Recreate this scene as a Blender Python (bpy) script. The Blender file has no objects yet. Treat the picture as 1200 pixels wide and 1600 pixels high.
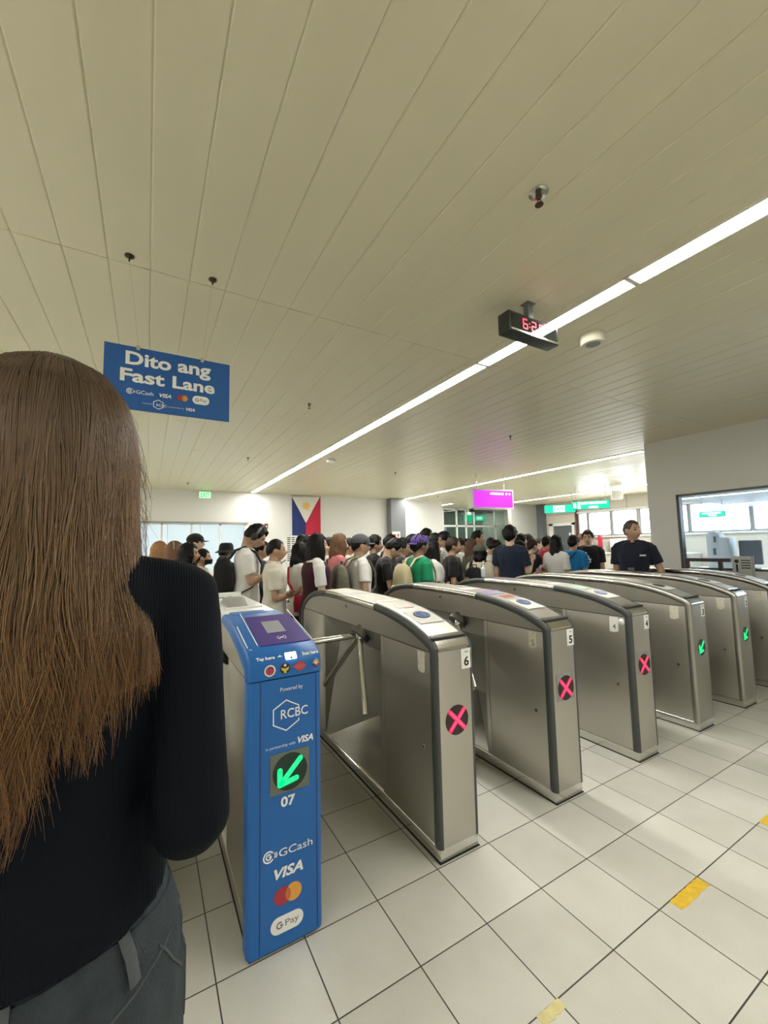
import bpy, bmesh, math, random
from math import sin, cos, pi, radians as R, sqrt
from mathutils import Vector as V, Matrix as M, noise as NZ

sc = bpy.context.scene
C = sc.collection
random.seed(7)

# ------------------------------------------------------------------ camera
EYE = V((0, 0, 1.45))
YAW, PITCH, ROLL, FPX = 0.525368340, 0.0841140906, -0.0210972815, 638.213209
fw = V((sin(YAW) * cos(PITCH), cos(YAW) * cos(PITCH), sin(PITCH)))
rt = V((cos(YAW), -sin(YAW), 0.0))
up = rt.cross(fw)
rt2 = rt * cos(ROLL) + up * sin(ROLL)
up2 = -rt * sin(ROLL) + up * cos(ROLL)
cam = bpy.data.cameras.new('camera')
cam.sensor_fit = 'HORIZONTAL'
cam.sensor_width = 36.0
cam.lens = FPX / 1200 * 36.0
cam.clip_start = 0.02
cam_ob = bpy.data.objects.new('camera', cam)
C.objects.link(cam_ob)
mw = M((rt2, up2, -fw)).transposed().to_4x4()
mw.translation = EYE
cam_ob.matrix_world = mw
sc.camera = cam_ob

# ------------------------------------------------------------------ light of the place
LAMP = 27.5          # fluorescent diffusers
SKY = 5.0            # bright overcast sky outside the windows
sc.view_settings.view_transform = 'Standard'
sc.view_settings.look = 'None'
sc.view_settings.gamma = 1.0
sc.view_settings.use_curve_mapping = False
sc.view_settings.exposure = 0.88
sc.cycles.max_bounces = 10
sc.cycles.diffuse_bounces = 6
sc.cycles.transparent_max_bounces = 16
sc.cycles.sample_clamp_indirect = 6.0
sc.cycles.caustics_reflective = False
sc.cycles.caustics_refractive = False
wd = bpy.data.worlds.new('sky')
wd.use_nodes = True
sc.world = wd
wd.node_tree.nodes['Background'].inputs[0].default_value = (0.86, 0.93, 1.0, 1)
wd.node_tree.nodes['Background'].inputs[1].default_value = SKY

def area_light(name, loc, rot, sx, sy, power, col=(1, 1, 1)):
    l = bpy.data.lights.new(name, 'AREA')
    l.shape = 'RECTANGLE'; l.size = sx; l.size_y = sy; l.energy = power; l.color = col
    o = bpy.data.objects.new(name, l); C.objects.link(o)
    o.location = loc; o.rotation_euler = rot
    return o

# ------------------------------------------------------------------ materials
MATS = {}
def mat(name, col, rough=0.5, metal=0.0, spec=0.5, emit=None, estr=0.0, bump=0.0, bscale=(60, 60, 60), var=0.0, vscale=(8, 8, 8), rvar=0.0, alpha=None, sheen=0.0):
    if name in MATS: return MATS[name]
    m = bpy.data.materials.new(name); m.use_nodes = True
    nt = m.node_tree; b = nt.nodes['Principled BSDF']
    b.inputs['Base Color'].default_value = (*col, 1)
    b.inputs['Roughness'].default_value = rough
    b.inputs['Metallic'].default_value = metal
    b.inputs['Specular IOR Level'].default_value = spec
    if sheen: b.inputs['Sheen Weight'].default_value = sheen
    if emit:
        b.inputs['Emission Color'].default_value = (*emit, 1)
        b.inputs['Emission Strength'].default_value = estr
    if bump or var or rvar:
        tc = nt.nodes.new('ShaderNodeTexCoord')
        def nz(scale):
            mp = nt.nodes.new('ShaderNodeMapping'); mp.inputs['Scale'].default_value = scale
            nt.links.new(tc.outputs['Object'], mp.inputs['Vector'])
            n = nt.nodes.new('ShaderNodeTexNoise'); n.inputs['Scale'].default_value = 1.0
            n.inputs['Detail'].default_value = 4.0
            nt.links.new(mp.outputs[0], n.inputs['Vector'])
            return n
        if bump:
            n = nz(bscale); bp = nt.nodes.new('ShaderNodeBump'); bp.inputs['Strength'].default_value = bump
            bp.inputs['Distance'].default_value = 0.004
            nt.links.new(n.outputs['Fac'], bp.inputs['Height']); nt.links.new(bp.outputs[0], b.inputs['Normal'])
        if var or rvar: n = nz(vscale)
        if var:
            hs = nt.nodes.new('ShaderNodeMixRGB'); hs.blend_type = 'MIX'
            hs.inputs[1].default_value = (*[c * (1 - var) for c in col], 1)
            hs.inputs[2].default_value = (*[min(1, c * (1 + var)) for c in col], 1)
            nt.links.new(n.outputs['Fac'], hs.inputs[0]); nt.links.new(hs.outputs[0], b.inputs['Base Color'])
        if rvar:
            mr = nt.nodes.new('ShaderNodeMapRange'); mr.inputs['From Min'].default_value = 0.3; mr.inputs['From Max'].default_value = 0.7
            mr.inputs['To Min'].default_value = max(0.02, rough - rvar); mr.inputs['To Max'].default_value = rough + rvar
            nt.links.new(n.outputs['Fac'], mr.inputs[0]); nt.links.new(mr.outputs[0], b.inputs['Roughness'])
    MATS[name] = m
    return m

def glass_mat(name, tint=(1, 1, 1), refl=0.08, rough=0.0, haze=0.0, hazecol=(0.8, 0.9, 1.0)):
    """thin pane: clear with a Fresnel reflection, and a milky share when haze > 0"""
    m = bpy.data.materials.new(name); m.use_nodes = True
    nt = m.node_tree; nt.nodes.clear()
    out = nt.nodes.new('ShaderNodeOutputMaterial')
    tr = nt.nodes.new('ShaderNodeBsdfTransparent'); tr.inputs[0].default_value = (*tint, 1)
    gl = nt.nodes.new('ShaderNodeBsdfGlossy'); gl.inputs['Roughness'].default_value = rough
    fr = nt.nodes.new('ShaderNodeFresnel'); fr.inputs[0].default_value = 1.5
    mx = nt.nodes.new('ShaderNodeMixShader')
    ge = nt.nodes.new('ShaderNodeNewGeometry'); sb = nt.nodes.new('ShaderNodeMath'); sb.operation = 'SUBTRACT'; sb.inputs[0].default_value = 1.0; nt.links.new(ge.outputs['Backfacing'], sb.inputs[1])
    ml = nt.nodes.new('ShaderNodeMath'); ml.operation = 'MULTIPLY'; nt.links.new(fr.outputs[0], ml.inputs[0]); nt.links.new(sb.outputs[0], ml.inputs[1])
    nt.links.new(ml.outputs[0], mx.inputs[0])
    src = tr.outputs[0]
    if haze:
        df = nt.nodes.new('ShaderNodeBsdfTranslucent'); df.inputs[0].default_value = (*hazecol, 1)
        m2 = nt.nodes.new('ShaderNodeMixShader'); m2.inputs[0].default_value = haze
        nt.links.new(tr.outputs[0], m2.inputs[1]); nt.links.new(df.outputs[0], m2.inputs[2]); src = m2.outputs[0]
    nt.links.new(src, mx.inputs[1]); nt.links.new(gl.outputs[0], mx.inputs[2])
    nt.links.new(mx.outputs[0], out.inputs[0])
    MATS[name] = m
    return m

STEEL = mat('brushed_steel', (0.55, 0.53, 0.48), 0.42, 1.0, bump=0.04, bscale=(3, 220, 3), var=0.04, vscale=(2, 6, 2), rvar=0.03)
STEEL_D = mat('dull_steel', (0.42, 0.41, 0.375), 0.42, 1.0, bump=0.05, bscale=(220, 3, 3), var=0.05, vscale=(3, 3, 2), rvar=0.03)
CHROME = mat('polished_steel', (0.72, 0.71, 0.66), 0.16, 1.0)
RUBBER = mat('dark_rubber', (0.055, 0.06, 0.06), 0.42)
BLACK = mat('black_plastic', (0.012, 0.012, 0.013), 0.4)
DARK = mat('dark_gap', (0.02, 0.02, 0.02), 0.7)
WHITE = mat('white_paint', (0.80, 0.80, 0.78), 0.5)
PAPER = mat('white_paper', (0.82, 0.82, 0.80), 0.6)
INK = mat('black_ink', (0.015, 0.015, 0.015), 0.6)
GREYINK = mat('grey_ink', (0.18, 0.18, 0.18), 0.6)
BLUE = mat('blue_vinyl', (0.021, 0.135, 0.43), 0.36, 0.0, 0.3, var=0.06, vscale=(5, 5, 5))
SIGNBLUE = mat('sign_blue', (0.024, 0.112, 0.36), 0.5, 0.0, 0.3)
WHITEINK = mat('white_vinyl', (0.85, 0.85, 0.84), 0.4)
PURPLE = mat('purple_panel', (0.055, 0.028, 0.22), 0.22)
CREAM = mat('cream_plastic', (0.66, 0.64, 0.52), 0.45)

# ------------------------------------------------------------------ mesh helpers
def link(name, me, m=None, parent=None, smooth=True, angle=35):
    o = bpy.data.objects.new(name, me); C.objects.link(o)
    if m is not None:
        for x in (m if isinstance(m, (list, tuple)) else [m]): me.materials.append(x)
    if parent is not None: o.parent = parent
    if smooth and len(me.polygons):
        me.polygons.foreach_set('use_smooth', [True] * len(me.polygons))
        if angle: me.set_sharp_from_angle(angle=R(angle))
    return o

class MB:
    def __init__(s): s.v = []; s.f = []; s.mi = []; s.cur = 0
    def add(s, vs, fs):
        n = len(s.v); s.v += [tuple(v) for v in vs]
        for f in fs: s.f.append([i + n for i in f]); s.mi.append(s.cur)
        return s
    def box(s, x0, x1, y0, y1, z0, z1):
        vs = [(x, y, z) for x in (x0, x1) for y in (y0, y1) for z in (z0, z1)]
        return s.add(vs, [(0, 1, 3, 2), (4, 6, 7, 5), (0, 4, 5, 1), (2, 3, 7, 6), (0, 2, 6, 4), (1, 5, 7, 3)])
    def prism(s, prof, axis, a, b):
        """closed 2-d profile; axis x: (y,z) profile, y: (x,z), z: (x,y)"""
        n = len(prof)
        def P(p, t):
            return (t, p[0], p[1]) if axis == 'x' else (p[0], t, p[1]) if axis == 'y' else (p[0], p[1], t)
        vs = [P(p, a) for p in prof] + [P(p, b) for p in prof]
        fs = [list(range(n)), list(range(2 * n - 1, n - 1, -1))]
        fs += [(i, i + n, (i + 1) % n + n, (i + 1) % n) for i in range(n)]
        return s.add(vs, fs)
    def rings(s, rs, caps=True, closed=True):
        n = len(rs[0]); vs = [p for r in rs for p in r]; fs = []
        for k in range(len(rs) - 1):
            for i in range(n if closed else n - 1):
                j = (i + 1) % n
                fs.append((k * n + i, k * n + j, (k + 1) * n + j, (k + 1) * n + i))
        if caps:
            fs.append(list(range(n - 1, -1, -1))); fs.append([(len(rs) - 1) * n + i for i in range(n)])
        return s.add(vs, fs)
    def tube(s, pts, rad, n=10, caps=True, flat=1.0, ref=None):
        pts = [V(p) for p in pts]
        if not isinstance(rad, (list, tuple)): rad = [rad] * len(pts)
        rs = []; u = None
        for i, p in enumerate(pts):
            d = (pts[min(i + 1, len(pts) - 1)] - pts[max(i - 1, 0)])
            d = d.normalized() if d.length > 1e-9 else V((0, 0, 1))
            if u is None:
                a = V(ref) if ref is not None else (V((0, 0, 1)) if abs(d.z) < 0.9 else V((0, 1, 0)))
                u = (a - d * a.dot(d)).normalized()
            else: u = (u - d * u.dot(d)).normalized()
            w = d.cross(u)
            rs.append([p + (u * cos(2 * pi * k / n) * flat + w * sin(2 * pi * k / n)) * rad[i] for k in range(n)])
        return s.rings(rs, caps)
    def disc(s, c, r, axis, h, n=28, ry=None):
        """cylinder along an axis from c, height h"""
        ry = ry or r; c = V(c); rs = []
        for t in (0, h):
            ring = []
            for k in range(n):
                a = 2 * pi * k / n; p, q = r * cos(a), ry * sin(a)
                ring.append(c + (V((t, p, q)) if axis == 'x' else V((p, t, q)) if axis == 'y' else V((p, q, t))))
            rs.append(ring)
        return s.rings(rs)
    def lathe(s, c, prof, n=24):
        """profile of (radius, z) about the vertical through c"""
        c = V(c)
        return s.rings([[c + V((r * cos(2 * pi * k / n), r * sin(2 * pi * k / n), z)) for k in range(n)] for r, z in prof])
    def ball(s, c, rx, ry, rz, nu=16, nv=10):
        c = V(c); rs = []
        for j in range(nv + 1):
            t = pi * (0.02 + 0.96 * j / nv)
            rs.append([c + V((rx * sin(t) * cos(2 * pi * k / nu), ry * sin(t) * sin(2 * pi * k / nu), -rz * cos(t))) for k in range(nu)])
        return s.rings(rs)
    def mesh(s, name, bevel=0.0, seg=2, fix=True):
        me = bpy.data.meshes.new(name); me.from_pydata(s.v, [], s.f)
        if any(s.mi): me.polygons.foreach_set('material_index', s.mi)
        bm = bmesh.new(); bm.from_mesh(me)
        if fix: bmesh.ops.recalc_face_normals(bm, faces=bm.faces)
        if bevel:
            es = [e for e in bm.edges if e.is_manifold and e.calc_face_angle(0) > R(40)]
            bmesh.ops.bevel(bm, geom=es, offset=bevel, segments=seg, affect='EDGES', profile=0.6, clamp_overlap=True)
        bm.to_mesh(me); bm.free()
        return me
    def build(s, name, m=None, parent=None, bevel=0.0, seg=2, smooth=True, fix=True, angle=35):
        return link(name, s.mesh(name, bevel, seg, fix), m, parent, smooth, angle)

def tag(o, label=None, cat=None, group=None, kind=None):
    if label: o['label'] = label
    if cat: o['category'] = cat
    if group: o['group'] = group
    if kind: o['kind'] = kind
    return o
def thing(name, label, cat, loc=(0, 0, 0), rz=0.0, group=None):
    o = bpy.data.objects.new(name, None); C.objects.link(o)
    o.empty_display_size = 0.1
    o.location = loc; o.rotation_euler = (0, 0, rz)
    return tag(o, label, cat, group)
def struct(name, mb, m, parent=None, **k):
    o = mb.build(name, m, parent, smooth=k.pop('smooth', False), **k)
    if parent is None: o['kind'] = 'structure'
    return o

def catmull(pts, n):
    out = []; P = [V(p) for p in pts]
    for i in range(len(P) - 1):
        a, b, c, d = P[max(i - 1, 0)], P[i], P[i + 1], P[min(i + 2, len(P) - 1)]
        for k in range(n):
            t = k / n
            out.append(0.5 * ((2 * b) + (c - a) * t + (2 * a - 5 * b + 4 * c - d) * t * t + (3 * b - a - 3 * c + d) * t ** 3))
    out.append(P[-1]); return out

# flat marks: polygons in a local (u, v) plane, put on a surface through a matrix
def frame(o, u, v):
    """matrix that carries (u, v, height) onto origin o with axes u, v"""
    u = V(u).normalized(); v = V(v).normalized(); w = u.cross(v)
    m = M((u, v, w)).transposed().to_4x4(); m.translation = V(o); return m
def flat(name, polys, m, parent, F, lift=0.0008, th=0.0006):
    b = MB()
    for poly in polys:
        mm = m
        n = len(poly)
        lo = [F @ V((p[0], p[1], lift - th)) for p in poly]; hi = [F @ V((p[0], p[1], lift)) for p in poly]
        b.add(lo + hi, [list(range(n - 1, -1, -1)), [n + i for i in range(n)]] + [(i, (i + 1) % n, n + (i + 1) % n, n + i) for i in range(n)])
    return b.build(name, m, parent, smooth=False)
def circ(cx, cy, r, n=28, ry=None):
    return [(cx + r * cos(2 * pi * k / n), cy + (ry or r) * sin(2 * pi * k / n)) for k in range(n)]
def rrect(x0, x1, y0, y1, r, n=6):
    out = []
    for cx, cy, a in ((x1 - r, y1 - r, 0), (x0 + r, y1 - r, 90), (x0 + r, y0 + r, 180), (x1 - r, y0 + r, 270)):
        out += [(cx + r * cos(R(a + 90 * k / n)), cy + r * sin(R(a + 90 * k / n))) for k in range(n + 1)]
    return out
def stroke(pts, w):
    """a polyline as mitred quads that do not overlap"""
    P = [V((p[0], p[1])) for p in pts]
    P = [p for i, p in enumerate(P) if i == 0 or (p - P[i - 1]).length > 1e-7]
    n = len(P); shut = n > 3 and (P[0] - P[-1]).length < 1e-6
    L, Rr = [], []
    for i in range(n):
        a = P[i - 1] if i > 0 else (P[-2] if shut else None); c = P[i + 1] if i < n - 1 else (P[1] if shut else None)
        d0 = (P[i] - a).normalized() if a is not None else None; d1 = (c - P[i]).normalized() if c is not None else None
        d0 = d0 or d1; d1 = d1 or d0
        t = (d0 + d1).normalized() if (d0 + d1).length > 0.3 else d1
        nn = V((-t.y, t.x)); k = w / 2 / max(0.45, nn.dot(V((-d1.y, d1.x))))
        L.append(P[i] + nn * k); Rr.append(P[i] - nn * k)
    return [[tuple(Rr[i]), tuple(Rr[i + 1]), tuple(L[i + 1]), tuple(L[i])] for i in range(n - 1)]
def arc(cx, cy, r, a0, a1, n=16):
    return [(cx + r * cos(R(a0 + (a1 - a0) * k / n)), cy + r * sin(R(a0 + (a1 - a0) * k / n))) for k in range(n + 1)]
TXT = {}
def text(name, body, m, parent, F, x0, x1, y0, y1, bold=0.0, shear=0.0, lift=0.001):
    """lettering fitted into the box x0..x1, y0..y1 of the plane F"""
    key = (body, bold, shear)
    if key not in TXT:
        cu = bpy.data.curves.new('t', 'FONT'); cu.body = body; cu.offset = bold; cu.shear = shear; cu.resolution_u = 3; cu.fill_mode = 'FRONT'
        o = bpy.data.objects.new('t', cu); C.objects.link(o)
        bpy.context.view_layer.update()
        me = bpy.data.meshes.new_from_object(o.evaluated_get(bpy.context.evaluated_depsgraph_get()))
        TXT[key] = ([v.co.copy() for v in me.vertices], [list(p.vertices) for p in me.polygons])
        bpy.data.objects.remove(o); bpy.data.meshes.remove(me); bpy.data.curves.remove(cu)
    vs, fs = TXT[key]
    ax, bx = min(v.x for v in vs), max(v.x for v in vs); ay, by = min(v.y for v in vs), max(v.y for v in vs)
    b = MB()
    b.add([F @ V((x0 + (v.x - ax) / (bx - ax) * (x1 - x0), y0 + (v.y - ay) / (by - ay) * (y1 - y0), lift)) for v in vs], fs)
    return b.build(name, m, parent, smooth=False, fix=False)

# ------------------------------------------------------------------ the setting
CE = 2.90
TILE, TX, TY = 0.30940, 0.5447, 1.5949
def floor_material():
    m = bpy.data.materials.new('floor_tiles'); m.use_nodes = True
    nt = m.node_tree; N = nt.nodes; L = nt.links; b = N['Principled BSDF']
    g = N.new('ShaderNodeNewGeometry'); sx = N.new('ShaderNodeSeparateXYZ'); L.new(g.outputs['Position'], sx.inputs[0])
    def math(op, a, bb=None):
        n = N.new('ShaderNodeMath'); n.operation = op
        for i, x in enumerate((a, bb)):
            if x is None: continue
            if isinstance(x, (int, float)): n.inputs[i].default_value = x
            else: L.new(x, n.inputs[i])
        return n.outputs[0]
    d = []; cells = []
    for k, off in (('X', TX), ('Y', TY)):
        s_ = math('SUBTRACT', sx.outputs[k], off)
        d.append(math('PINGPONG', s_, TILE / 2)); cells.append(math('FLOOR', math('DIVIDE', s_, TILE)))
    dist = math('MINIMUM', d[0], d[1])
    gr = N.new('ShaderNodeMapRange'); L.new(dist, gr.inputs[0]); gr.inputs['From Min'].default_value = 0.0016; gr.inputs['From Max'].default_value = 0.0030
    cv = N.new('ShaderNodeCombineXYZ'); L.new(cells[0], cv.inputs[0]); L.new(cells[1], cv.inputs[1])
    wn = N.new('ShaderNodeTexWhiteNoise'); wn.noise_dimensions = '2D'; L.new(cv.outputs[0], wn.inputs['Vector'])
    n1 = N.new('ShaderNodeTexNoise'); n1.inputs['Scale'].default_value = 5.0; n1.inputs['Detail'].default_value = 6; L.new(g.outputs['Position'], n1.inputs['Vector'])
    n2 = N.new('ShaderNodeTexNoise'); n2.inputs['Scale'].default_value = 160.0; L.new(g.outputs['Position'], n2.inputs['Vector'])
    fac = math('ADD', math('ADD', math('MULTIPLY', wn.outputs['Value'], 0.35), math('MULTIPLY', n1.outputs['Fac'], 0.45)), math('MULTIPLY', n2.outputs['Fac'], 0.2))
    cr = N.new('ShaderNodeValToRGB'); L.new(fac, cr.inputs[0])
    cr.color_ramp.elements[0].color = (0.50, 0.49, 0.43, 1); cr.color_ramp.elements[1].color = (0.70, 0.69, 0.63, 1)
    cr.color_ramp.elements[0].position = 0.2; cr.color_ramp.elements[1].position = 0.8
    mx = N.new('ShaderNodeMixRGB'); L.new(gr.outputs[0], mx.inputs[0]); mx.inputs[1].default_value = (0.045, 0.04, 0.032, 1); L.new(cr.outputs[0], mx.inputs[2])
    L.new(mx.outputs[0], b.inputs['Base Color'])
    ro = N.new('ShaderNodeMapRange'); L.new(n1.outputs['Fac'], ro.inputs[0]); ro.inputs['To Min'].default_value = 0.22; ro.inputs['To Max'].default_value = 0.42
    L.new(ro.outputs[0], b.inputs['Roughness'])
    bp = N.new('ShaderNodeBump'); bp.inputs['Strength'].default_value = 0.35; bp.inputs['Distance'].default_value = 0.0015
    L.new(gr.outputs[0], bp.inputs['Height']); L.new(bp.outputs[0], b.inputs['Normal'])
    return m
X0, X1, Y0, Y1 = -3.6, 13.1, -4.0, 14.6
struct('floor', MB().box(X0, X1, Y0, Y1, -0.12, 0), floor_material())

# ceiling: metal planks running away from the viewer, with butt joints
def ceiling():
    b = MB(); pw = 0.1832; joints = [Y0, -1.74, 0.29, 2.322, 4.352, 6.40, 8.43, 10.46, 12.5, Y1]
    k0 = int((X0 + 0.019) // pw); k1 = int((X1 + 0.019) // pw) + 1
    rnd = random.Random(3)
    for ya, yb in zip(joints, joints[1:]):
        for k in range(k0, k1):
            xa = -0.019 + k * pw; xb = xa + pw
            t = rnd.uniform(-0.0012, 0.0012)
            pr = [(xa + 0.0006, CE + 0.02), (xa + 0.0004, CE + 0.0035), (xa + 0.006, CE + t), (xb - 0.006, CE - t), (xb - 0.0004, CE + 0.0035), (xb - 0.0006, CE + 0.02)]
            b.prism(pr, 'y', ya + 0.002, yb - 0.002)
    b.box(X0, X1, Y0, Y1, CE + 0.02, CE + 0.12)
    return b
CEIL = mat('ceiling_planks', (0.67, 0.625, 0.455), 0.34, 0.0, 0.6, var=0.04, vscale=(3, 0.8, 3), rvar=0.06)
struct('ceiling', ceiling(), CEIL)

WALL = mat('wall_paint', (0.74, 0.74, 0.72), 0.55, var=0.03, vscale=(1.5, 1.5, 1.5))
WALLG = mat('wall_grey', (0.40, 0.40, 0.37), 0.55, var=0.03, vscale=(1.5, 1.5, 1.5))
COLG = mat('column_grey', (0.20, 0.21, 0.225), 0.5)
COLD = mat('column_slate', (0.13, 0.15, 0.165), 0.5)
PANEL = mat('cladding_panel', (0.62, 0.59, 0.53), 0.5)
FRAME = mat('window_frame_white', (0.78, 0.79, 0.78), 0.45)
MULL = mat('mullion_grey', (0.30, 0.32, 0.33), 0.45)
YB = 10.75
def wall_with_holes(axis, a0, a1, t0, t1, z0, z1, holes):
    """wall along an axis (x or y) of thickness t0..t1 with rectangular holes (a0, a1, z0, z1)"""
    b = MB()
    def bx(p, q, zz0, zz1):
        if q - p < 1e-4 or zz1 - zz0 < 1e-4: return
        if axis == 'x': b.box(p, q, t0, t1, zz0, zz1)
        else: b.box(t0, t1, p, q, zz0, zz1)
    cur = a0
    for h in sorted(holes):
        bx(cur, h[0], z0, z1); bx(h[0], h[1], z0, h[2]); bx(h[0], h[1], h[3], z1); cur = h[1]
    bx(cur, a1, z0, z1)
    return b
struct('wall_back', wall_with_holes('x', X0, 8.46, YB, YB + 0.15, 0, CE, [(-0.30, 2.17, 0.95, 2.10)]), WALL)
struct('wall_left', MB().box(X0 - 0.15, X0, Y0, Y1, 0, CE), WALL)
struct('wall_front', MB().box(X0, X1, Y0 - 0.15, Y0, 0, CE), WALL)
struct('wall_alcove', MB().box(8.31, 8.46, YB + 0.15, Y1, 0, CE), WALL)
struct('wall_alcove_back', MB().box(8.46, X1, Y1, Y1 + 0.15, 0, CE), WALL)
struct('wall_return', MB().box(11.37, 12.72, 10.45, 10.6, 0, CE), WALLG)
struct('column_slate', MB().box(12.72, 13.1, 10.2, 10.62, 0, CE), COLD)
struct('column_grey', MB().box(6.33, 6.85, 10.50, YB, 0, CE), COLG, bevel=0.01)
WH = [(k, k + 1.04, 1.66, 2.45) for k in (-3.6, -2.5, -1.4, -0.3, 0.8, 1.9, 3.0, 4.1, 5.2, 6.3)] + [(7.40, 7.62, 1.66, 2.45), (7.68, 8.86, 1.66, 2.45), (9.13, 9.91, 0.0, 2.07)]
WH = [(-3.9, -2.6, 1.66, 2.45), (-2.55, -1.25, 1.66, 2.45), (-1.2, 0.1, 1.66, 2.45), (0.15, 1.45, 1.66, 2.45), (1.5, 2.8, 1.66, 2.45), (2.85, 4.15, 1.66, 2.45), (4.2, 5.5, 1.66, 2.45),
      (5.55, 6.82, 1.66, 2.45), (6.90, 7.68, 1.66, 2.45), (7.74, 8.50, 1.66, 2.45), (8.54, 8.86, 1.66, 2.45), (9.13, 9.91, 0.0, 2.07)]
struct('wall_right', wall_with_holes('y', Y0, Y1, 12.95, 13.1, 0, CE, WH), PANEL)
GLASS = glass_mat('window_glass')
FROST = glass_mat('frosted_glass', haze=0.97, hazecol=(0.43, 0.455, 0.465))
n = 1
for y0, y1, z0, z1 in WH[:-1]:
    w = struct('window_%d' % n, MB().box(13.0, 13.006, y0 - 0.004, y1 + 0.004, z0 - 0.004, z1 + 0.004), GLASS); n += 1
    f = MB()
    for a, bb, c, d in ((y0, y1, z1 - 0.03, z1 + 0.015), (y0, y1, z0 - 0.015, z0 + 0.03), (y0 - 0.015, y0 + 0.02, z0, z1), (y1 - 0.02, y1 + 0.015, z0, z1)):
        f.box(12.93, 12.998, a, bb, c, d)
    f.build('window_frame', MULL, w, smooth=False)
# cladding joints above the windows and the ledge under them
b = MB()
for y in (5.5, 6.35, 7.2, 8.05, 8.86, 9.5): b.box(12.946, 12.952, y - 0.006, y + 0.006, 2.47, CE)
b.box(12.944, 12.952, 5.0, 10.2, 2.462, 2.472)
struct('trim_1', b, mat('joint_dark', (0.16, 0.15, 0.13), 0.7))  # joints in one even dark brown-grey
struct('trim_2', MB().box(12.90, 12.95, 5.0, 8.9, 2.44, 2.49), FRAME)
struct('trim_3', MB().box(12.86, 12.95, Y0, 8.9, 1.60, 1.645), FRAME)
# door in the far wall
d = struct('door_1', MB().box(12.99, 13.04, 9.135, 9.905, 0.005, 2.065), mat('door_grey', (0.10, 0.115, 0.125), 0.5))
MB().box(12.975, 12.992, 9.22, 9.30, 1.35, 1.80).build('door_window', mat('pale_pane', (0.8, 0.8, 0.78), 0.3), d)  # door pane in plain pale colour, no emission
MB().tube([(12.985, 9.21, 1.0), (12.94, 9.21, 1.0), (12.94, 9.33, 1.0)], 0.009).build('door_handle', CHROME, d)
b = MB(); b.box(12.90, 12.955, 9.03, 9.13, 0, 2.15); b.box(12.90, 12.955, 9.91, 10.06, 0, 2.15); b.box(12.90, 12.955, 9.03, 10.06, 2.07, 2.16)
struct('trim_4', b, FRAME)
struct('trim_5', MB().box(12.88, 12.95, 8.90, 8.97, 0, CE), mat('oxide_red', (0.11, 0.045, 0.04), 0.5))

# left window of frosted glazing in the back wall
w = struct('window_20', MB().box(-0.30, 2.17, YB + 0.06, YB + 0.068, 0.95, 2.10), FROST)
b = MB()
for x in (-0.29, 0.28, 0.91, 1.55, 2.15): b.box(x - 0.022, x + 0.022, YB + 0.01, YB + 0.058, 0.95, 2.10)
for z in (0.965, 2.085): b.box(-0.30, 2.17, YB + 0.01, YB + 0.058, z - 0.02, z + 0.02)
for x in (0.40, 1.10): b.box(x - 0.006, x + 0.006, YB + 0.03, YB + 0.058, 0.95, 2.10)
b.build('window_frame', FRAME, w, smooth=False)
struct('trim_6', MB().box(-0.36, 2.22, YB - 0.03, YB, 2.10, 2.135), MULL)
b = MB(); b.box(X0, 8.46, YB - 0.012, YB, 0, 0.10)
struct('baseboard_back', b, COLG)
struct('trim_7', MB().box(6.86, 8.46, YB - 0.02, YB, 0.1, CE), mat('white_cladding', (0.80, 0.80, 0.79), 0.4))

# partition with the ticket-office window on the viewer's right
struct('wall_booth', wall_with_holes('y', Y0, 3.27, 6.45, 6.58, 0, CE, [(0.10, 2.90, 1.05, 2.09)]), WALL)
w = struct('window_21', MB().box(6.51, 6.516, 0.10, 2.90, 1.05, 2.09), glass_mat('booth_glass', tint=(0.86, 0.93, 1.0)))
b = MB()
for a, bb, c, dd in ((0.10, 2.90, 2.06, 2.09), (0.10, 2.90, 1.05, 1.075), (0.10, 0.13, 1.05, 2.09), (2.87, 2.90, 1.05, 2.09), (1.5, 1.53, 1.05, 2.09)):
    b.box(6.47, 6.56, a, bb, c, dd)
b.build('window_frame', mat('anodised_dark', (0.10, 0.11, 0.11), 0.4, 0.6), w, smooth=False)
struct('trim_8', MB().box(6.40, 6.45, Y0, 3.27, 0.96, 1.04), FRAME)

SOFF = 2.25
struct('ceiling_office', MB().box(6.58, 8.3, Y0, 3.27, SOFF, SOFF + 0.06).box(8.3, 12.9, Y0, 4.18, SOFF, SOFF + 0.06), mat('soffit_blue_grey', (0.36, 0.40, 0.45), 0.5))

# glazed lift lobby far behind the crowd
lob = MB()
LX = (9.70, 10.37, 10.84, 11.26, 12.41, 13.0)
for x in LX: lob.box(x - 0.035, x + 0.035, 12.27, 12.33, 0, 2.88)
for z in (0.05, 2.18, 2.84): lob.box(9.70, 13.0, 12.27, 12.33, z - 0.035, z + 0.035)
lobby = struct('window_22', lob, FRAME)
MB().box(9.70, 13.0, 12.297, 12.303, 0.05, 2.84).build('pane', glass_mat('lobby_glass', tint=(0.60, 0.68, 0.66)), lobby)
struct('wall_lobby', MB().box(10.3, 13.1, 13.6, 13.75, 0, CE), mat('lobby_dark', (0.26, 0.32, 0.30), 0.5))
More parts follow.
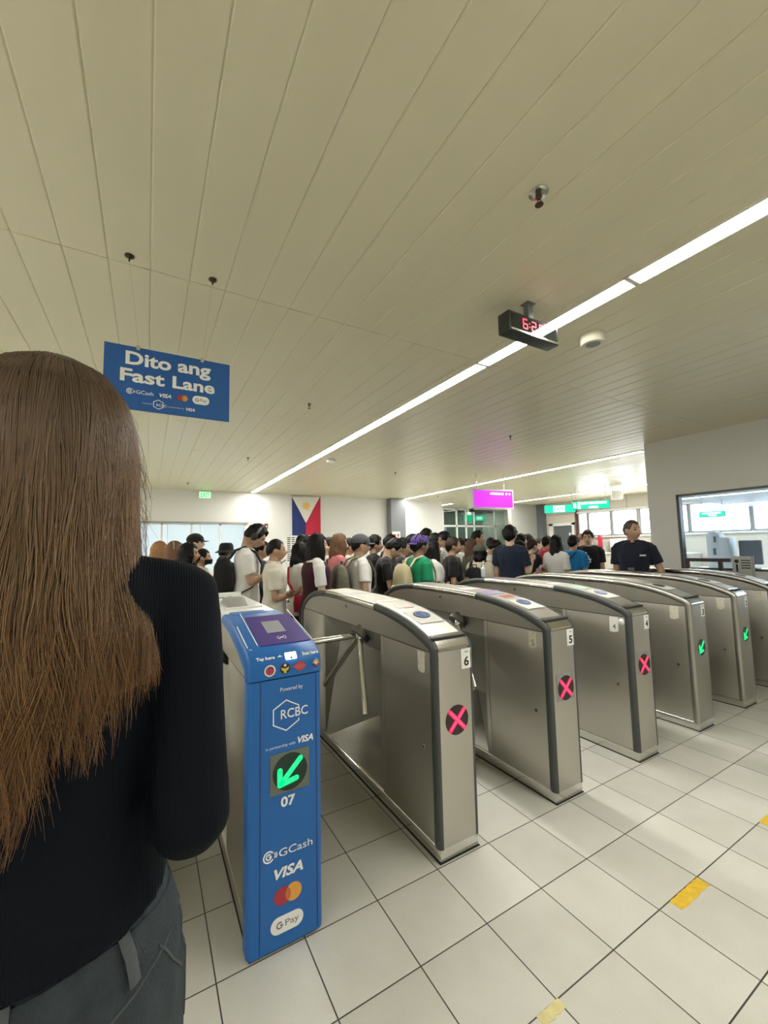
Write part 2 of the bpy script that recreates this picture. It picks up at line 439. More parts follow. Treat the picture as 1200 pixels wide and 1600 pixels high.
# ------------------------------------------------------------------ ceiling lamps
EMIT = mat('lamp_diffuser', (0.9, 0.9, 0.88), 0.5, emit=(1.0, 0.98, 0.91), estr=LAMP)
TROUGH = mat('lamp_trough', (0.75, 0.74, 0.68), 0.4)
ORD = ['first', 'second', 'third', 'fourth', 'fifth', 'sixth', 'seventh', 'eighth', 'ninth', 'tenth', 'eleventh', 'twelfth']
def lamp_mesh():
    L = 1.18
    f = MB()
    f.box(-0.064, -0.055, 0.002, L - 0.002, CE - 0.010, CE + 0.004); f.box(0.055, 0.064, 0.002, L - 0.002, CE - 0.010, CE + 0.004)
    f.box(-0.064, 0.064, 0.002, 0.014, CE - 0.010, CE + 0.004); f.box(-0.064, 0.064, L - 0.014, L - 0.002, CE - 0.010, CE + 0.004)
    d = MB().box(-0.055, 0.055, 0.014, L - 0.014, CE - 0.006, CE + 0.003)
    return f.mesh('frame'), d.mesh('diffuser')
fm, dm = lamp_mesh()
fm.materials.append(TROUGH); dm.materials.append(EMIT)
def strip(x, ys, where, group, z=0.0):
    for i, y in enumerate(ys):
        k = len(ys) - 1 - i
        t = thing('ceiling_lamp', 'fluorescent lamp, %s from the far end of the strip %s' % (ORD[k], where), 'lamp', (x, y, z), 0, group)
        for nm, me in (('frame', fm), ('diffuser', dm)):
            o = bpy.data.objects.new(nm, me); C.objects.link(o); o.parent = t
strip(2.305, [1.165 + 1.18 * k for k in range(-4, 8)], 'above the turnstiles', 'lamps above the turnstiles')
strip(6.88, [3.50 + 1.18 * k for k in range(0, 6)], 'passing the purple sign', 'lamps passing the purple sign')
strip(11.08, [3.2 + 1.18 * k for k in range(0, 7)], 'over the exit passage', 'lamps over the exit passage')
strip(8.92, [-1.9 + 1.18 * k for k in range(0, 5)], 'inside the ticket office', 'lamps inside the ticket office', SOFF - CE)
strip(11.5, [-1.6 + 1.18 * k for k in range(0, 5)], 'by the office windows', 'lamps by the office windows', SOFF - CE)
strip(12.2, [12.42 + 1.18 * k for k in range(0, 1)], 'inside the lift lobby', 'lamp inside the lift lobby')
strip(9.2, [11.1 + 1.18 * k for k in range(0, 2)], 'in the lobby alcove', 'lamps in the alcove')

strip(-2.25, [-2.4 + 1.18 * k for k in range(0, 10)], 'added unseen over the woman', 'unseen lamps added over the woman')  # unseen lamp row, added to brighten the near ceiling and floor

# sprinklers, hooks and other ceiling fittings
def sprinkler(x, y, label, s=1.0):
    t = thing('sprinkler', label, 'sprinkler', (x, y, CE))
    MB().lathe((0, 0, 0), [(0.034 * s, 0.0), (0.034 * s, -0.004), (0.024 * s, -0.007), (0.022 * s, -0.002)], 20).build('escutcheon', CHROME, t)
    b = MB(); b.lathe((0, 0, 0), [(0.010 * s, -0.002), (0.011 * s, -0.022 * s), (0.006 * s, -0.026 * s)], 12)
    b.tube([(-0.009 * s, 0, -0.022 * s), (-0.011 * s, 0, -0.032 * s), (0, 0, -0.046 * s)], 0.002 * s, 6); b.tube([(0.009 * s, 0, -0.022 * s), (0.011 * s, 0, -0.032 * s), (0, 0, -0.046 * s)], 0.002 * s, 6)
    b.lathe((0, 0, 0), [(0.004, -0.046 * s), (0.015 * s, -0.047 * s), (0.015 * s, -0.049 * s), (0.003, -0.050 * s)], 14)
    b.build('sprinkler_head', mat('sprinkler_brass', (0.10, 0.07, 0.05), 0.4, 0.8), t)
    return t
sprinkler(1.37, 1.03, 'chrome sprinkler in the planks between the near lamps and the hanging blue sign', 1.15)
sprinkler(1.38, 3.84, 'small sprinkler in the ceiling behind the hanging blue sign')
sprinkler(4.20, 3.81, 'small sprinkler in the ceiling between the clock and the purple sign')
sprinkler(1.35, 6.59, 'small sprinkler in the ceiling towards the flag')
sprinkler(4.20, 6.76, 'small sprinkler in the ceiling in front of the grey column')
sprinkler(0.72, 9.6, 'tiny sprinkler next to the green sign on the back wall')
sprinkler(7.39, 9.56, 'tiny sprinkler at the far end of the lamps that pass the purple sign')
def smoke_det(x, y, label):
    t = thing('smoke_detector', label, 'smoke detector', (x, y, CE))
    MB().lathe((0, 0, 0), [(0.085, 0.0), (0.085, -0.02), (0.07, -0.045), (0.03, -0.06), (0.002, -0.061)], 28).build('housing', WHITE, t)
smoke_det(2.60, 6.2, 'small round white smoke detector beyond the clock')
t = thing('ceiling_speaker', 'round cream ceiling speaker beside the digital clock', 'speaker', (2.665, 1.635, CE))
MB().lathe((0, 0, 0), [(0.078, 0.0), (0.080, -0.012), (0.080, -0.06), (0.072, -0.074), (0.050, -0.076), (0.048, -0.070), (0.002, -0.070)], 40).build('housing', CREAM, t)
MB().lathe((0, 0, 0), [(0.047, -0.0695), (0.046, -0.0725), (0.002, -0.0735)], 28).build('grille', mat('speaker_mesh', (0.25, 0.25, 0.23), 0.5, bump=0.5, bscale=(700, 700, 700)), t)

# digital clock on its ceiling pole
t = thing('digital_clock', 'black digital clock with red numerals hanging from the ceiling', 'clock', (1.97, 1.60, CE))
b = MB(); b.box(-0.035, 0.035, -0.03, 0.03, -0.006, 0); b.box(-0.022, 0.022, -0.018, 0.018, -0.115, -0.006)
b.build('pole', mat('grey_metal', (0.20, 0.21, 0.21), 0.4, 0.6), t, bevel=0.003)
b = MB(); b.box(-0.215, 0.215, -0.04, 0.045, -0.232, -0.112); b.build('housing', mat('clock_case', (0.022, 0.028, 0.028), 0.3), t, bevel=0.006)
MB().box(-0.196, 0.196, -0.0425, -0.0395, -0.212, -0.130).build('display', mat('clock_glass', (0.02, 0.025, 0.022), 0.06), t)
MB().box(-0.205, 0.205, -0.046, -0.040, -0.228, -0.216).build('trim_bar', CHROME, t)
RED_E = mat('red_led', (0.5, 0.02, 0.03), 0.4, emit=(1.0, 0.03, 0.06), estr=1.6)
seg = {'6': 'acdefg', '2': 'abged', '5': 'acdfg'}
b = []
def digit(ch, x, z, w, h):
    s = {'a': [(x, z + h), (x + w, z + h)], 'b': [(x + w, z + h), (x + w, z + h / 2)], 'c': [(x + w, z + h / 2), (x + w, z)], 'd': [(x, z), (x + w, z)],
         'e': [(x, z), (x, z + h / 2)], 'f': [(x, z + h / 2), (x, z + h)], 'g': [(x, z + h / 2), (x + w, z + h / 2)]}
    for k in seg[ch]: b.extend(stroke(s[k], 0.008))
digit('6', -0.100, -0.196, 0.034, 0.055); digit('2', -0.026, -0.196, 0.034, 0.055); digit('5', 0.040, -0.196, 0.034, 0.055)
b += [circ(-0.046, -0.180, 0.0045, 8), circ(-0.046, -0.158, 0.0045, 8)]
flat('numerals', b, RED_E, t, frame((0, -0.0427, 0), (1, 0, 0), (0, 0, 1)))
MB().tube([(-0.165, -0.02, -0.230), (-0.155, -0.02, -0.252), (-0.12, -0.02, -0.25), (-0.105, -0.02, -0.230)], 0.003, 8).build('cable', BLACK, t)

# ------------------------------------------------------------------ payment marks shared by the sign and the pay gate
MCR = mat('mark_red', (0.42, 0.03, 0.05), 0.4); MCO = mat('mark_orange', (0.75, 0.35, 0.06), 0.4); MCM = mat('mark_blend', (0.55, 0.16, 0.05), 0.4)
def wallet_mark(parent, F, x0, x1, zc, h):
    """ringed G with two waves, then the word"""
    r = h * 0.62; cx = x0 + r
    p = stroke(arc(cx, zc, r * 0.92, 35, 325, 26), h * 0.16) + stroke(arc(cx, zc, r * 0.45, 40, 330, 16) + [(cx + r * 0.42, zc), (cx, zc)], h * 0.15)
    p += stroke(arc(cx + r * 0.45, zc, r * 0.72, -38, 38, 8), h * 0.11) + stroke(arc(cx + r * 0.72, zc, r * 0.78, -38, 38, 8), h * 0.11)
    flat('logo', p, WHITEINK, parent, F)
    text('lettering', 'GCash', WHITEINK, parent, F, x0 + 2 * r + h * 0.55, x1, zc - h * 0.42, zc + h * 0.42, bold=0.004)
def rings_mark(parent, F, x0, x1, zc):
    w = x1 - x0; r = w * 0.30
    flat('logo', [circ(x1 - r, zc, r)], MCO, parent, F, 0.0008)
    flat('logo', [circ(x0 + r, zc, r)], MCR, parent, F, 0.0012)
    ov = [p for p in circ(x0 + r, zc, r, 60) if (p[0] - (x1 - r)) ** 2 + (p[1] - zc) ** 2 <= r * r] + []
    a, c = x0 + r, x1 - r; hw = (c - a) / 2; th = math.degrees(math.acos(hw / r))
    lens = arc(a, zc, r, -th, th, 12) + arc(c, zc, r, 180 - th, 180 + th, 12)
    flat('logo', [lens], MCM, parent, F, 0.0016)
def pay_mark(parent, F, x0, x1, z0, z1):
    flat('badge', [rrect(x0, x1, z0, z1, (z1 - z0) * 0.495, 8)], WHITEINK, parent, F, 0.0008)
    h = z1 - z0; w = x1 - x0; zc = (z0 + z1) / 2
    gx = x0 + w * 0.27; r = h * 0.17
    flat('logo', stroke(arc(gx, zc, r, 45, 355, 18) + [(gx + r * 0.1, zc)], h * 0.08), GREYINK, parent, F, 0.0013)
    text('lettering', 'Pay', GREYINK, parent, F, x0 + w * 0.44, x1 - w * 0.14, zc - h * 0.27, zc + h * 0.20, lift=0.0015, bold=0.006)
def hex_mark(parent, F, x0, x1, z0, z1, xt0, xt1, zt0, zt1, w):
    cx = (x0 + x1) / 2; q = (z1 - z0) * 0.25
    pts = [(x1, z1 - q - (z1 - z0) * 0.14), (x1, z1 - q), (cx, z1), (x0, z1 - q), (x0, z0 + q), (cx, z0), (x1, z0 + q), (x1, z0 + q + (z1 - z0) * 0.07)]
    flat('logo', stroke(pts, w), WHITEINK, parent, F)
    text('lettering', 'RCBC', WHITEINK, parent, F, xt0, xt1, zt0, zt1, bold=0.01, lift=0.0012)

# ------------------------------------------------------------------ hanging blue sign
t = thing('hanging_sign', 'blue hanging sign with white Fast Lane lettering and payment logos', 'sign', (0, 2.25, 0))
MB().box(-0.198, 0.361, -0.004, 0.004, 2.128, 2.440).build('board', SIGNBLUE, t, bevel=0.001)
for x in (-0.061, 0.225):
    c = MB(); c.box(x - 0.008, x + 0.008, -0.008, 0.008, 2.425, 2.450); c.build('clip', CHROME, t, bevel=0.002)
    xt = -0.11 if x < 0 else 0.27
    MB().tube([(x, 0, 2.45), (xt, 0, CE - 0.02)], 0.0009, 6).build('wire', CHROME, t)
    c = MB(); c.lathe((xt, 0, CE), [(0.020, 0), (0.021, -0.006), (0.012, -0.010), (0.004, -0.018), (0.004, -0.03)], 16)
    c.build('ceiling_hook', mat('hook_bronze', (0.07, 0.05, 0.03), 0.4, 0.8), t)
F = frame((0, -0.0041, 0), (1, 0, 0), (0, 0, 1))
text('lettering', 'Dito', WHITEINK, t, F, -0.112, 0.083, 2.348, 2.415, bold=0.03)
text('lettering', 'ang', WHITEINK, t, F, 0.112, 0.267, 2.331, 2.399, bold=0.03)
text('lettering', 'Fast', WHITEINK, t, F, -0.132, 0.056, 2.263, 2.328, bold=0.03)
text('lettering', 'Lane', WHITEINK, t, F, 0.090, 0.287, 2.264, 2.327, bold=0.03)
wallet_mark(t, F, -0.104, 0.008, 2.218, 0.022)
text('lettering', 'VISA', WHITEINK, t, F, 0.034, 0.087, 2.208, 2.228, bold=0.03, shear=0.25)
rings_mark(t, F, 0.112, 0.161, 2.219)
pay_mark(t, F, 0.182, 0.262, 2.199, 2.243)
hex_mark(t, F, 0.010, 0.052, 2.146, 2.192, 0.022, 0.067, 2.160, 2.173, 0.003)
text('lettering', 'VISA', WHITEINK, t, F, 0.153, 0.195, 2.157, 2.173, bold=0.03, shear=0.25)
text('lettering', 'Powered by', WHITEINK, t, F, -0.037, 0.005, 2.163, 2.170)
text('lettering', 'in partnership with', WHITEINK, t, F, 0.072, 0.146, 2.161, 2.168)

# ------------------------------------------------------------------ turnstiles
PATH = [(0.0, 0.06), (0.0, 0.40), (0.0, 0.80), (0.0, 0.935), (0.008, 0.962), (0.030, 0.983), (0.085, 1.008), (0.170, 1.038), (0.260, 1.062), (0.380, 1.085), (0.500, 1.100), (0.630, 1.109),
        (0.943, 1.117), (1.370, 1.119), (1.570, 1.103), (1.730, 1.066), (1.860, 1.000), (1.925, 0.93), (1.94, 0.85), (1.94, 0.40), (1.94, 0.06)]
P2 = [(p.x, p.y) for p in catmull([(a, c, 0) for a, c in PATH], 5)]
def off_path(d):
    out = []
    for i, p in enumerate(P2):
        a = V(P2[max(i - 1, 0)]); c = V(P2[min(i + 1, len(P2) - 1)])
        tg = (c - a).normalized(); out.append((p[0] + tg.y * d, p[1] - tg.x * d))
    return out
W_ = 0.235
def bumper_part(parent, name, m, i0, i1, side):
    prof = [(0.024, -0.001), (0.012, -0.004), (0.003, 0.001), (-0.004, 0.012), (-0.0045, 0.026), (0.0, 0.040), (0.010, 0.044), (0.024, 0.044)]
    if side: prof = [(W_ - p[0], p[1]) for p in prof]
    rs = []
    for i in range(i0, i1 + 1):
        p = V(P2[i]); a = V(P2[max(i - 1, 0)]); c = V(P2[min(i + 1, len(P2) - 1)]); tg = (c - a).normalized(); nn = V((tg.y, -tg.x))
        rs.append([(q[0], p.x + nn.x * q[1], p.y + nn.y * q[1]) for q in prof])
    return MB().rings(rs).build(name, m, parent, angle=60)
def find(y, last=False):
    return min(range(len(P2)), key=lambda i: abs(P2[i][0] - y) + (0 if P2[i][1] > 0.99 else 9))
RED_X = mat('red_cross_light', (0.4, 0.01, 0.03), 0.4, emit=(1.0, 0.012, 0.075), estr=0.75)
PINK_X = mat('pink_cross_core', (0.5, 0.02, 0.05), 0.4, emit=(1.0, 0.055, 0.15), estr=0.95)
GREEN_A = mat('green_arrow_light', (0.02, 0.5, 0.2), 0.4, emit=(0.0, 1.0, 0.22), estr=0.62)
LENS = mat('indicator_lens', (0.022, 0.010, 0.010), 0.12)
LENSG = mat('indicator_lens_green', (0.006, 0.030, 0.018), 0.12)
BEZEL = mat('indicator_bezel', (0.30, 0.31, 0.31), 0.35, 0.3)
BEZELB = mat('indicator_bezel_olive', (0.14, 0.16, 0.12), 0.4)
DISCB = mat('reader_blue', (0.03, 0.055, 0.20), 0.3)
DISCL = mat('reader_pale', (0.30, 0.38, 0.55), 0.3)
STICK = mat('sticker_silver', (0.62, 0.62, 0.58), 0.35)
STICKR = mat('sticker_red', (0.42, 0.10, 0.08), 0.4)
STICKV = mat('sticker_violet', (0.30, 0.26, 0.42), 0.4)
OLDP = mat('old_paper', (0.58, 0.55, 0.45), 0.7, var=0.35, vscale=(60, 60, 60))
FRONT_IND = dict()
def indicator(t, kind, xc, zc, r, y, bez=None, rx=None):
    F = frame((0, y, 0), (1, 0, 0), (0, 0, 1)); rx = rx or r
    if bez:
        MB().box(bez[0], bez[1], y - 0.003, y + 0.002, bez[2], bez[3]).build('indicator_bezel', bez[4], t, bevel=0.001)
        F = frame((0, y - 0.003, 0), (1, 0, 0), (0, 0, 1))
    flat('indicator_lens', [circ(xc, zc, rx, 36, r)], LENSG if kind == 'arrow' else LENS, t, F, 0.002, 0.002)
    if kind == 'cross':
        a = r * 0.62; ax = rx * 0.62
        def cap(k): return stroke([(xc - ax * k, zc - a * k), (xc + ax * k, zc + a * k)], 0.021 * r / 0.07) + stroke([(xc - ax * k, zc + a * k), (xc + ax * k, zc - a * k)], 0.021 * r / 0.07)
        o = flat('cross_light', cap(1) + [circ(xc + sx * ax, zc + sz * a, 0.0105 * r / 0.07, 10) for sx in (-1, 1) for sz in (-1, 1)], RED_X, t, F, 0.0035, 0.002)
        flat('cross_core', [q for q in stroke([(xc - ax, zc - a), (xc + ax, zc + a)], 0.009 * r / 0.07) + stroke([(xc - ax, zc + a), (xc + ax, zc - a)], 0.009 * r / 0.07)], PINK_X, t, F, 0.0042, 0.001)
    else:
        e = r * 0.60; ex = rx * 0.60; w = 0.020 * r / 0.07
        tip = (xc - ex, zc - e)
        p = stroke([(xc + ex, zc + e), tip], w) + stroke([tip, (xc - ex, zc + e * 0.30)], w) + stroke([tip, (xc + ex * 0.60, zc - e * 0.72)], w)
        p += [circ(q[0], q[1], w / 2, 10) for q in ((xc + ex, zc + e), tip, (xc - ex, zc + e * 0.30), (xc + ex * 0.60, zc - e * 0.72))]
        flat('arrow_light', p, GREEN_A, t, F, 0.0035, 0.002)
def recess(parent, side):
    """creased steel pit between the two pedestals"""
    xo = 0.010 if side == 0 else W_ - 0.010; xi = 0.085 if side == 0 else W_ - 0.085
    ya, yb, zt, zb = 0.528, 1.412, 0.932, 0.035
    vs = [(xo, ya, zt), (xo, yb, zt), (xo, yb, zb), (xo, ya, zb), (xi, ya + 0.02, 0.80), (xi, yb - 0.14, 0.80), (xi, ya + 0.17, 0.41), (xi, ya + 0.02, 0.41)]
    fs = [(0, 1, 5, 4), (1, 2, 5), (4, 5, 2, 6, 7), (7, 6, 3), (0, 4, 7, 3)]
    MB().add([vs[6], vs[2], vs[3]], [(0, 1, 2)]).build('recess_kick_panel', CHROME, parent, smooth=False)
    MB().add(vs, fs).build('recess_panel', STEEL_D, parent, smooth=False)
def arms(t, x, y, z, L=0.47):
    b = MB(); a = V((-0.7071, 0, -0.7071))
    hub = V((x, y, z))
    b.tube([hub - a * 0.050, hub - a * 0.016, hub - a * 0.014, hub + a * 0.008, hub + a * 0.012], [0.050, 0.050, 0.070, 0.070, 0.064], 32)
    MB().tube([hub + a * 0.010, hub + a * 0.026, hub + a * 0.034], [0.036, 0.030, 0.016], 20).build('hub_cap', CHROME, t)
    b.build('arm_hub', mat('hub_dark_steel', (0.16, 0.16, 0.155), 0.35, 0.9), t)
    for d in (V((-1, 0, 0)), V((-0.25, -0.612, -0.75)), V((-0.25, 0.612, -0.75))):
        s_ = hub + d * 0.022
        e = s_ + d * L
        MB().tube([s_, s_ + d * (L - 0.006), e - d * 0.001, e], [0.0175, 0.0175, 0.016, 0.010], 16).build('turnstile_arm', CHROME, t)
def body(t, steel, top=True):
    b = MB(); b.box(0.002, W_ - 0.002, 0.004, 1.936, 0.003, 0.062); b.build('plinth', CHROME if steel else STEEL, t, bevel=0.007, seg=3)
    MB().box(-0.002, W_ + 0.002, 0.0, 1.94, 0.0, 0.004).build('base_seal', DARK, t)
    b = MB(); b.box(0.014, W_ - 0.014, 0.03, 0.525, 0.05, 1.0); b.box(0.014, W_ - 0.014, 1.415, 1.91, 0.05, 1.0); b.box(0.095, W_ - 0.095, 0.5, 1.45, 0.03, 1.04)
    b.build('inner_frame', DARK, t)
    for y0, y1 in ((0.016, 0.494), (1.438, 1.925)):
        MB().box(0.006, W_ - 0.006, y0, y1, 0.062, 0.931).build('pedestal', STEEL, t, bevel=0.010 if y0 > 1 else 0.002)
    for y0, y1 in ((0.498, 0.530), (1.408, 1.435)):
        MB().box(0.007, W_ - 0.007, y0, y1, 0.062, 0.931).build('pedestal_edge', STEEL, t, bevel=0.002)
    MB().box(0.004, W_ - 0.004, 0.528, 1.412, 0.020, 0.050).build('sill_bar', STEEL, t, bevel=0.004)
    recess(t, 0); recess(t, 1)
    q = [p for p in off_path(0.006) if p[1] > 0.936]
    lid = [(q[0][0], 0.936)] + q + [(q[-1][0], 0.936)]
    MB().prism(lid, 'x', 0.006, W_ - 0.006).build('lid', STEEL, t, angle=25)
def disc_on_path(t, name, y, rx, ry, m, lift, th=0.002, xc=W_ / 2 + 0.0, n=36, square=False):
    i = find(y); a, c = V(P2[i - 1]), V(P2[i + 1]); tg = (c - a).normalized()
    o = (0, P2[i][0], P2[i][1])
    F = frame(o, (1, 0, 0), (0, tg.x, tg.y))
    poly = [(xc - rx, -ry), (xc + rx, -ry), (xc + rx, ry), (xc - rx, ry)] if square else circ(xc, 0, rx, n, ry)
    return flat(name, [poly], m, t, F, lift, th), F
def gate(num, x, kind, label, bumper=True, bezel=True, blue_disc=True, stickers=(), sidetag=True, metal_corner=False):
    t = thing('turnstile', label, 'turnstile', (x, 1.605, 0), 0, 'steel turnstiles')
    body(t, True)
    i_a, i_b, i_end = find(0.585), find(1.37), len(P2) - 1
    dm = STEEL_D if metal_corner else RUBBER
    for s in (0, 1):
        bumper_part(t, 'corner_bumper', dm, 0, i_a, s)
        bumper_part(t, 'edge_trim', CHROME, i_a, i_b, s)
        bumper_part(t, 'corner_bumper', dm, i_b, i_end, s)
    MB().box(0.020, W_ - 0.020, -0.002, 0.02, 0.062, 0.940).build('front_panel', STEEL if not metal_corner else STEEL_D, t, bevel=0.001)
    # chrome nose and top plate
    ia = next(i for i, p in enumerate(P2) if p[1] > 0.942); ib = find(0.075); ic = find(1.80)
    def plate(name, i0, i1, m, d0, x0=0.0225):
        o1 = off_path(-d0); o2 = off_path(0.012)
        rs = [[(x0, *o2[i]), (x0, *o1[i]), (W_ - x0, *o1[i]), (W_ - x0, *o2[i])] for i in range(i0, i1 + 1)]
        return MB().rings(rs).build(name, m, t, angle=25)
    plate('nose_cap', ia, ib, CHROME, 0.004)
    plate('top_plate', ib, ic, STEEL, 0.002)
    disc_on_path(t, 'reader_plate', 0.265, 0.078, 0.085, STICK, 0.0032, 0.003, W_ / 2 + 0.01, square=True)
    o, F = disc_on_path(t, 'card_reader', 0.275, 0.048, 0.046, DISCB if blue_disc else RUBBER, 0.0075, 0.006, W_ / 2 + 0.012)
    if blue_disc:
        flat('reader_ring', stroke(arc(W_ / 2 + 0.012, 0, 0.038, 0, 360, 32), 0.003), DISCL, t, F, 0.0082, 0.001)
        flat('reader_symbol', stroke(arc(W_ / 2 + 0.004, 0, 0.010, -60, 60, 8), 0.004) + stroke(arc(W_ / 2 + 0.004, 0, 0.020, -60, 60, 8), 0.004) + stroke(arc(W_ / 2 + 0.004, 0, 0.029, -60, 60, 8), 0.004), DISCL, t, F, 0.0082, 0.001)
    for y, rx, ry, m, xo in stickers:
        disc_on_path(t, 'sticker', y, rx, ry, m, 0.0032, 0.001, W_ / 2 + xo, square=True)
    bez = (0.045, 0.195, 0.545, 0.695, BEZEL) if bezel else None
    indicator(t, kind, 0.121, 0.612, 0.069 if kind == 'cross' else 0.062, -0.0022, bez, None if kind == 'cross' else 0.056)
    # number tag on the front, worn paper on the flank
    F = frame((0, -0.0022, 0), (1, 0, 0), (0, 0, 1))
    flat('number_tag', [[(0.160, 0.842), (0.226, 0.842), (0.226, 0.938), (0.160, 0.938)]], PAPER, t, F, 0.001, 0.001)
    text('number', str(num), INK, t, F, 0.176, 0.208, 0.854, 0.900, bold=0.03, lift=0.0015)
    text('lettering', 'AG', INK, t, F, 0.181, 0.205, 0.918, 0.927, bold=0.02, lift=0.0015)
    if sidetag:
        Fs = frame((0.0058, 0, 0), (0, -1, 0), (0, 0, 1))
        rr = random.Random(num)
        poly = [(-0.150 + rr.uniform(-.004, .004), 0.826 + rr.uniform(-.006, .006)), (-0.118, 0.822 + rr.uniform(-.004, .004)), (-0.088 + rr.uniform(-.003, .003), 0.835 + rr.uniform(-.006, .006)), (-0.086, 0.925), (-0.149, 0.925)]
        flat('side_paper', [poly], OLDP if num != 4 else PAPER, t, Fs, 0.001, 0.001)
        if num in (4, 5): text('number', str(num), GREYINK, t, Fs, -0.128, -0.106, 0.842, 0.878, bold=0.01, lift=0.0015)
        if num == 4: MB().ball((0.004, 0.062, 0.90), 0.014, 0.024, 0.022, 9, 6).build('paper_wad', PAPER, t, smooth=False)
    for y, z, r in ((0.115, 0.472, 0.011), (1.0, 1.045, 0.013)):
        MB().disc((0.0062, y, z), r, 'x', -0.004, 18).build('lock', CHROME, t)
        MB().disc((0.0030, y, z), r * 0.45, 'x', -0.002, 10).build('keyhole', DARK, t)
    arms(t, 0.004, 0.80, 0.885)
    return t
ST = [(0.44, 0.050, 0.030, STICK, 0.0), (0.43, 0.030, 0.016, STICKR, 0.02), (0.62, 0.075, 0.02, PAPER, 0.0), (1.1, 0.09, 0.10, STICK, 0.0)]
gate(6, 1.190, 'cross', 'steel turnstile 6 with red cross, next to the blue pay gate', bezel=False, stickers=ST)
gate(5, 2.000, 'cross', 'steel turnstile 5 with red cross and faded paper 5 on its flank', stickers=[(0.42, 0.05, 0.03, STICKR, 0.02), (0.56, 0.08, 0.06, STICKV, 0.0), (0.80, 0.06, 0.04, PAPER, 0.0)])
gate(4, 2.832, 'cross', 'steel turnstile 4 with red cross and clean white paper 4 on its flank', stickers=[(0.44, 0.06, 0.06, mat('sticker_mint', (0.35, 0.55, 0.45), 0.4), 0.0), (0.66, 0.06, 0.04, PAPER, 0.0)])
gate(3, 3.656, 'arrow', 'steel turnstile 3 with green arrow, beside the gate with red cross', bezel=False, blue_disc=False, stickers=[(0.60, 0.07, 0.03, PAPER, 0.0)], metal_corner=True)
gate(2, 4.472, 'arrow', 'steel turnstile 2 with green arrow, last one with its light in view', bezel=False, blue_disc=False, stickers=[(0.20, 0.05, 0.03, PAPER, 0.0), (0.60, 0.06, 0.03, STICK, 0.0)], metal_corner=True)
gate(1, 5.285, 'arrow', 'steel turnstile 1 by the ticket office window, mostly cut off', bezel=False, blue_disc=False, stickers=[(0.22, 0.08, 0.02, PAPER, 0.0)], metal_corner=True)

# unseen turnstile across the woman's lane, added to shade the pay gate's flank
t = thing('turnstile', 'added steel turnstile hidden behind the long haired woman, shading the side of the pay gate', 'turnstile', (-0.480, 1.605, 0), 0, 'steel turnstiles')
body(t, True)

# the blue pay gate
GX = 0.345
t = thing('turnstile', 'blue vinyl wrapped pay gate 07 with purple reader panel and green arrow', 'turnstile', (GX, 1.605, 0))
body(t, False)
MB().box(0.0, W_, 0.0, 0.02, 0.1, 0.9).build('front_core', DARK, t)
# front cover: rounded corners, two grooves
def rbox_prof(x0, x1, y0, y1, r, n=5):
    return [(x1, y1)] + [(x0, y1)] + [(x0 + r - r * sin(R(90 - 90 * k / n)), y0 + r - r * sin(R(90 * k / n))) for k in range(n + 1)] + [(x1 - r + r * sin(R(90 * k / n)), y0 + r - r * cos(R(90 * k / n))) for k in range(n + 1)]
XL, XR = -0.012, 0.272
MB().prism(rbox_prof(XL, XR, -0.012, 0.055, 0.022), 'z', 0.012, 0.955).build('front_cover', BLUE, t, angle=50)
GROOVE = mat('blue_groove', (0.012, 0.035, 0.14), 0.5)
F = frame((0, -0.012, 0), (1, 0, 0), (0, 0, 1))
flat('groove', [[(0.030, 0.02), (0.0335, 0.02), (0.0335, 0.953), (0.030, 0.953)]], GROOVE, t, F, 0.0006)
flat('groove', [[(0.2465, 0.02), (0.2500, 0.02), (0.2500, 0.953), (0.2465, 0.953)]], GROOVE, t, F, 0.0006)
# hood
hp = [(-0.014, 0.960), (-0.014, 1.000), (-0.008, 1.026), (0.012, 1.046), (0.050, 1.062), (0.120, 1.0776), (0.210, 1.0974), (0.300, 1.1170), (0.350, 1.1220), (0.430, 1.124), (0.62, 1.124), (0.62, 1.085), (0.40, 1.07), (0.2, 1.03), (0.07, 0.985), (0.062, 0.960)]
def hood_mesh():
    n = len(hp); rs = []
    for x, s in ((XL + 0.0, 0.014), (XL + 0.004, 0.006), (XL + 0.012, 0.0), (XR - 0.012, 0.0), (XR - 0.004, 0.006), (XR, 0.014)):
        rs.append([(x, y + (s if i < 6 else 0) * (0.8 if i < 3 else 0.3), z - (s if 2 < i < 11 else 0)) for i, (y, z) in enumerate(hp)])
    return MB().rings(rs)
hood_mesh().build('hood', BLUE, t, angle=40)
sl = V((0, 0.25, 0.055)).normalized()
HF = frame((0, 0.050, 1.0622), (1, 0, 0), sl)   # slope of the hood
flat('reader_panel', [[(0.050, 0.018), (0.255, 0.018), (0.255, 0.335), (0.050, 0.335)]], PURPLE, t, HF, 0.0030, 0.0030)
SCREEN = mat('reader_screen', (0.30, 0.30, 0.36), 0.2)
flat('screen', [[(0.105, 0.130), (0.185, 0.130), (0.185, 0.260), (0.105, 0.260)]], SCREEN, t, HF, 0.0042, 0.001)
p = stroke(arc(0.150, 0.075, 0.018, 120, 240, 8), 0.002) + stroke(arc(0.150, 0.075, 0.018, -60, 60, 8), 0.002) + stroke([(0.141, 0.075), (0.159, 0.075)], 0.006)
flat('tap_symbol', p, WHITEINK, t, HF, 0.0042, 0.001)
for px in (0.040, 0.264): flat('white_line', [[(px, 0.03), (px + 0.0035, 0.03), (px + 0.0035, 0.40), (px, 0.40)]], WHITEINK, t, HF, 0.0012)
flat('white_line', [[(-0.001, 0.02), (0.003, 0.02), (0.003, 0.245), (-0.001, 0.245)]], WHITEINK, t, HF, 0.0012)
flat('white_line', [[(0.003, 0.0), (0.014, 0.0), (0.014, 0.004), (0.003, 0.004)]], WHITEINK, t, HF, 0.0012)
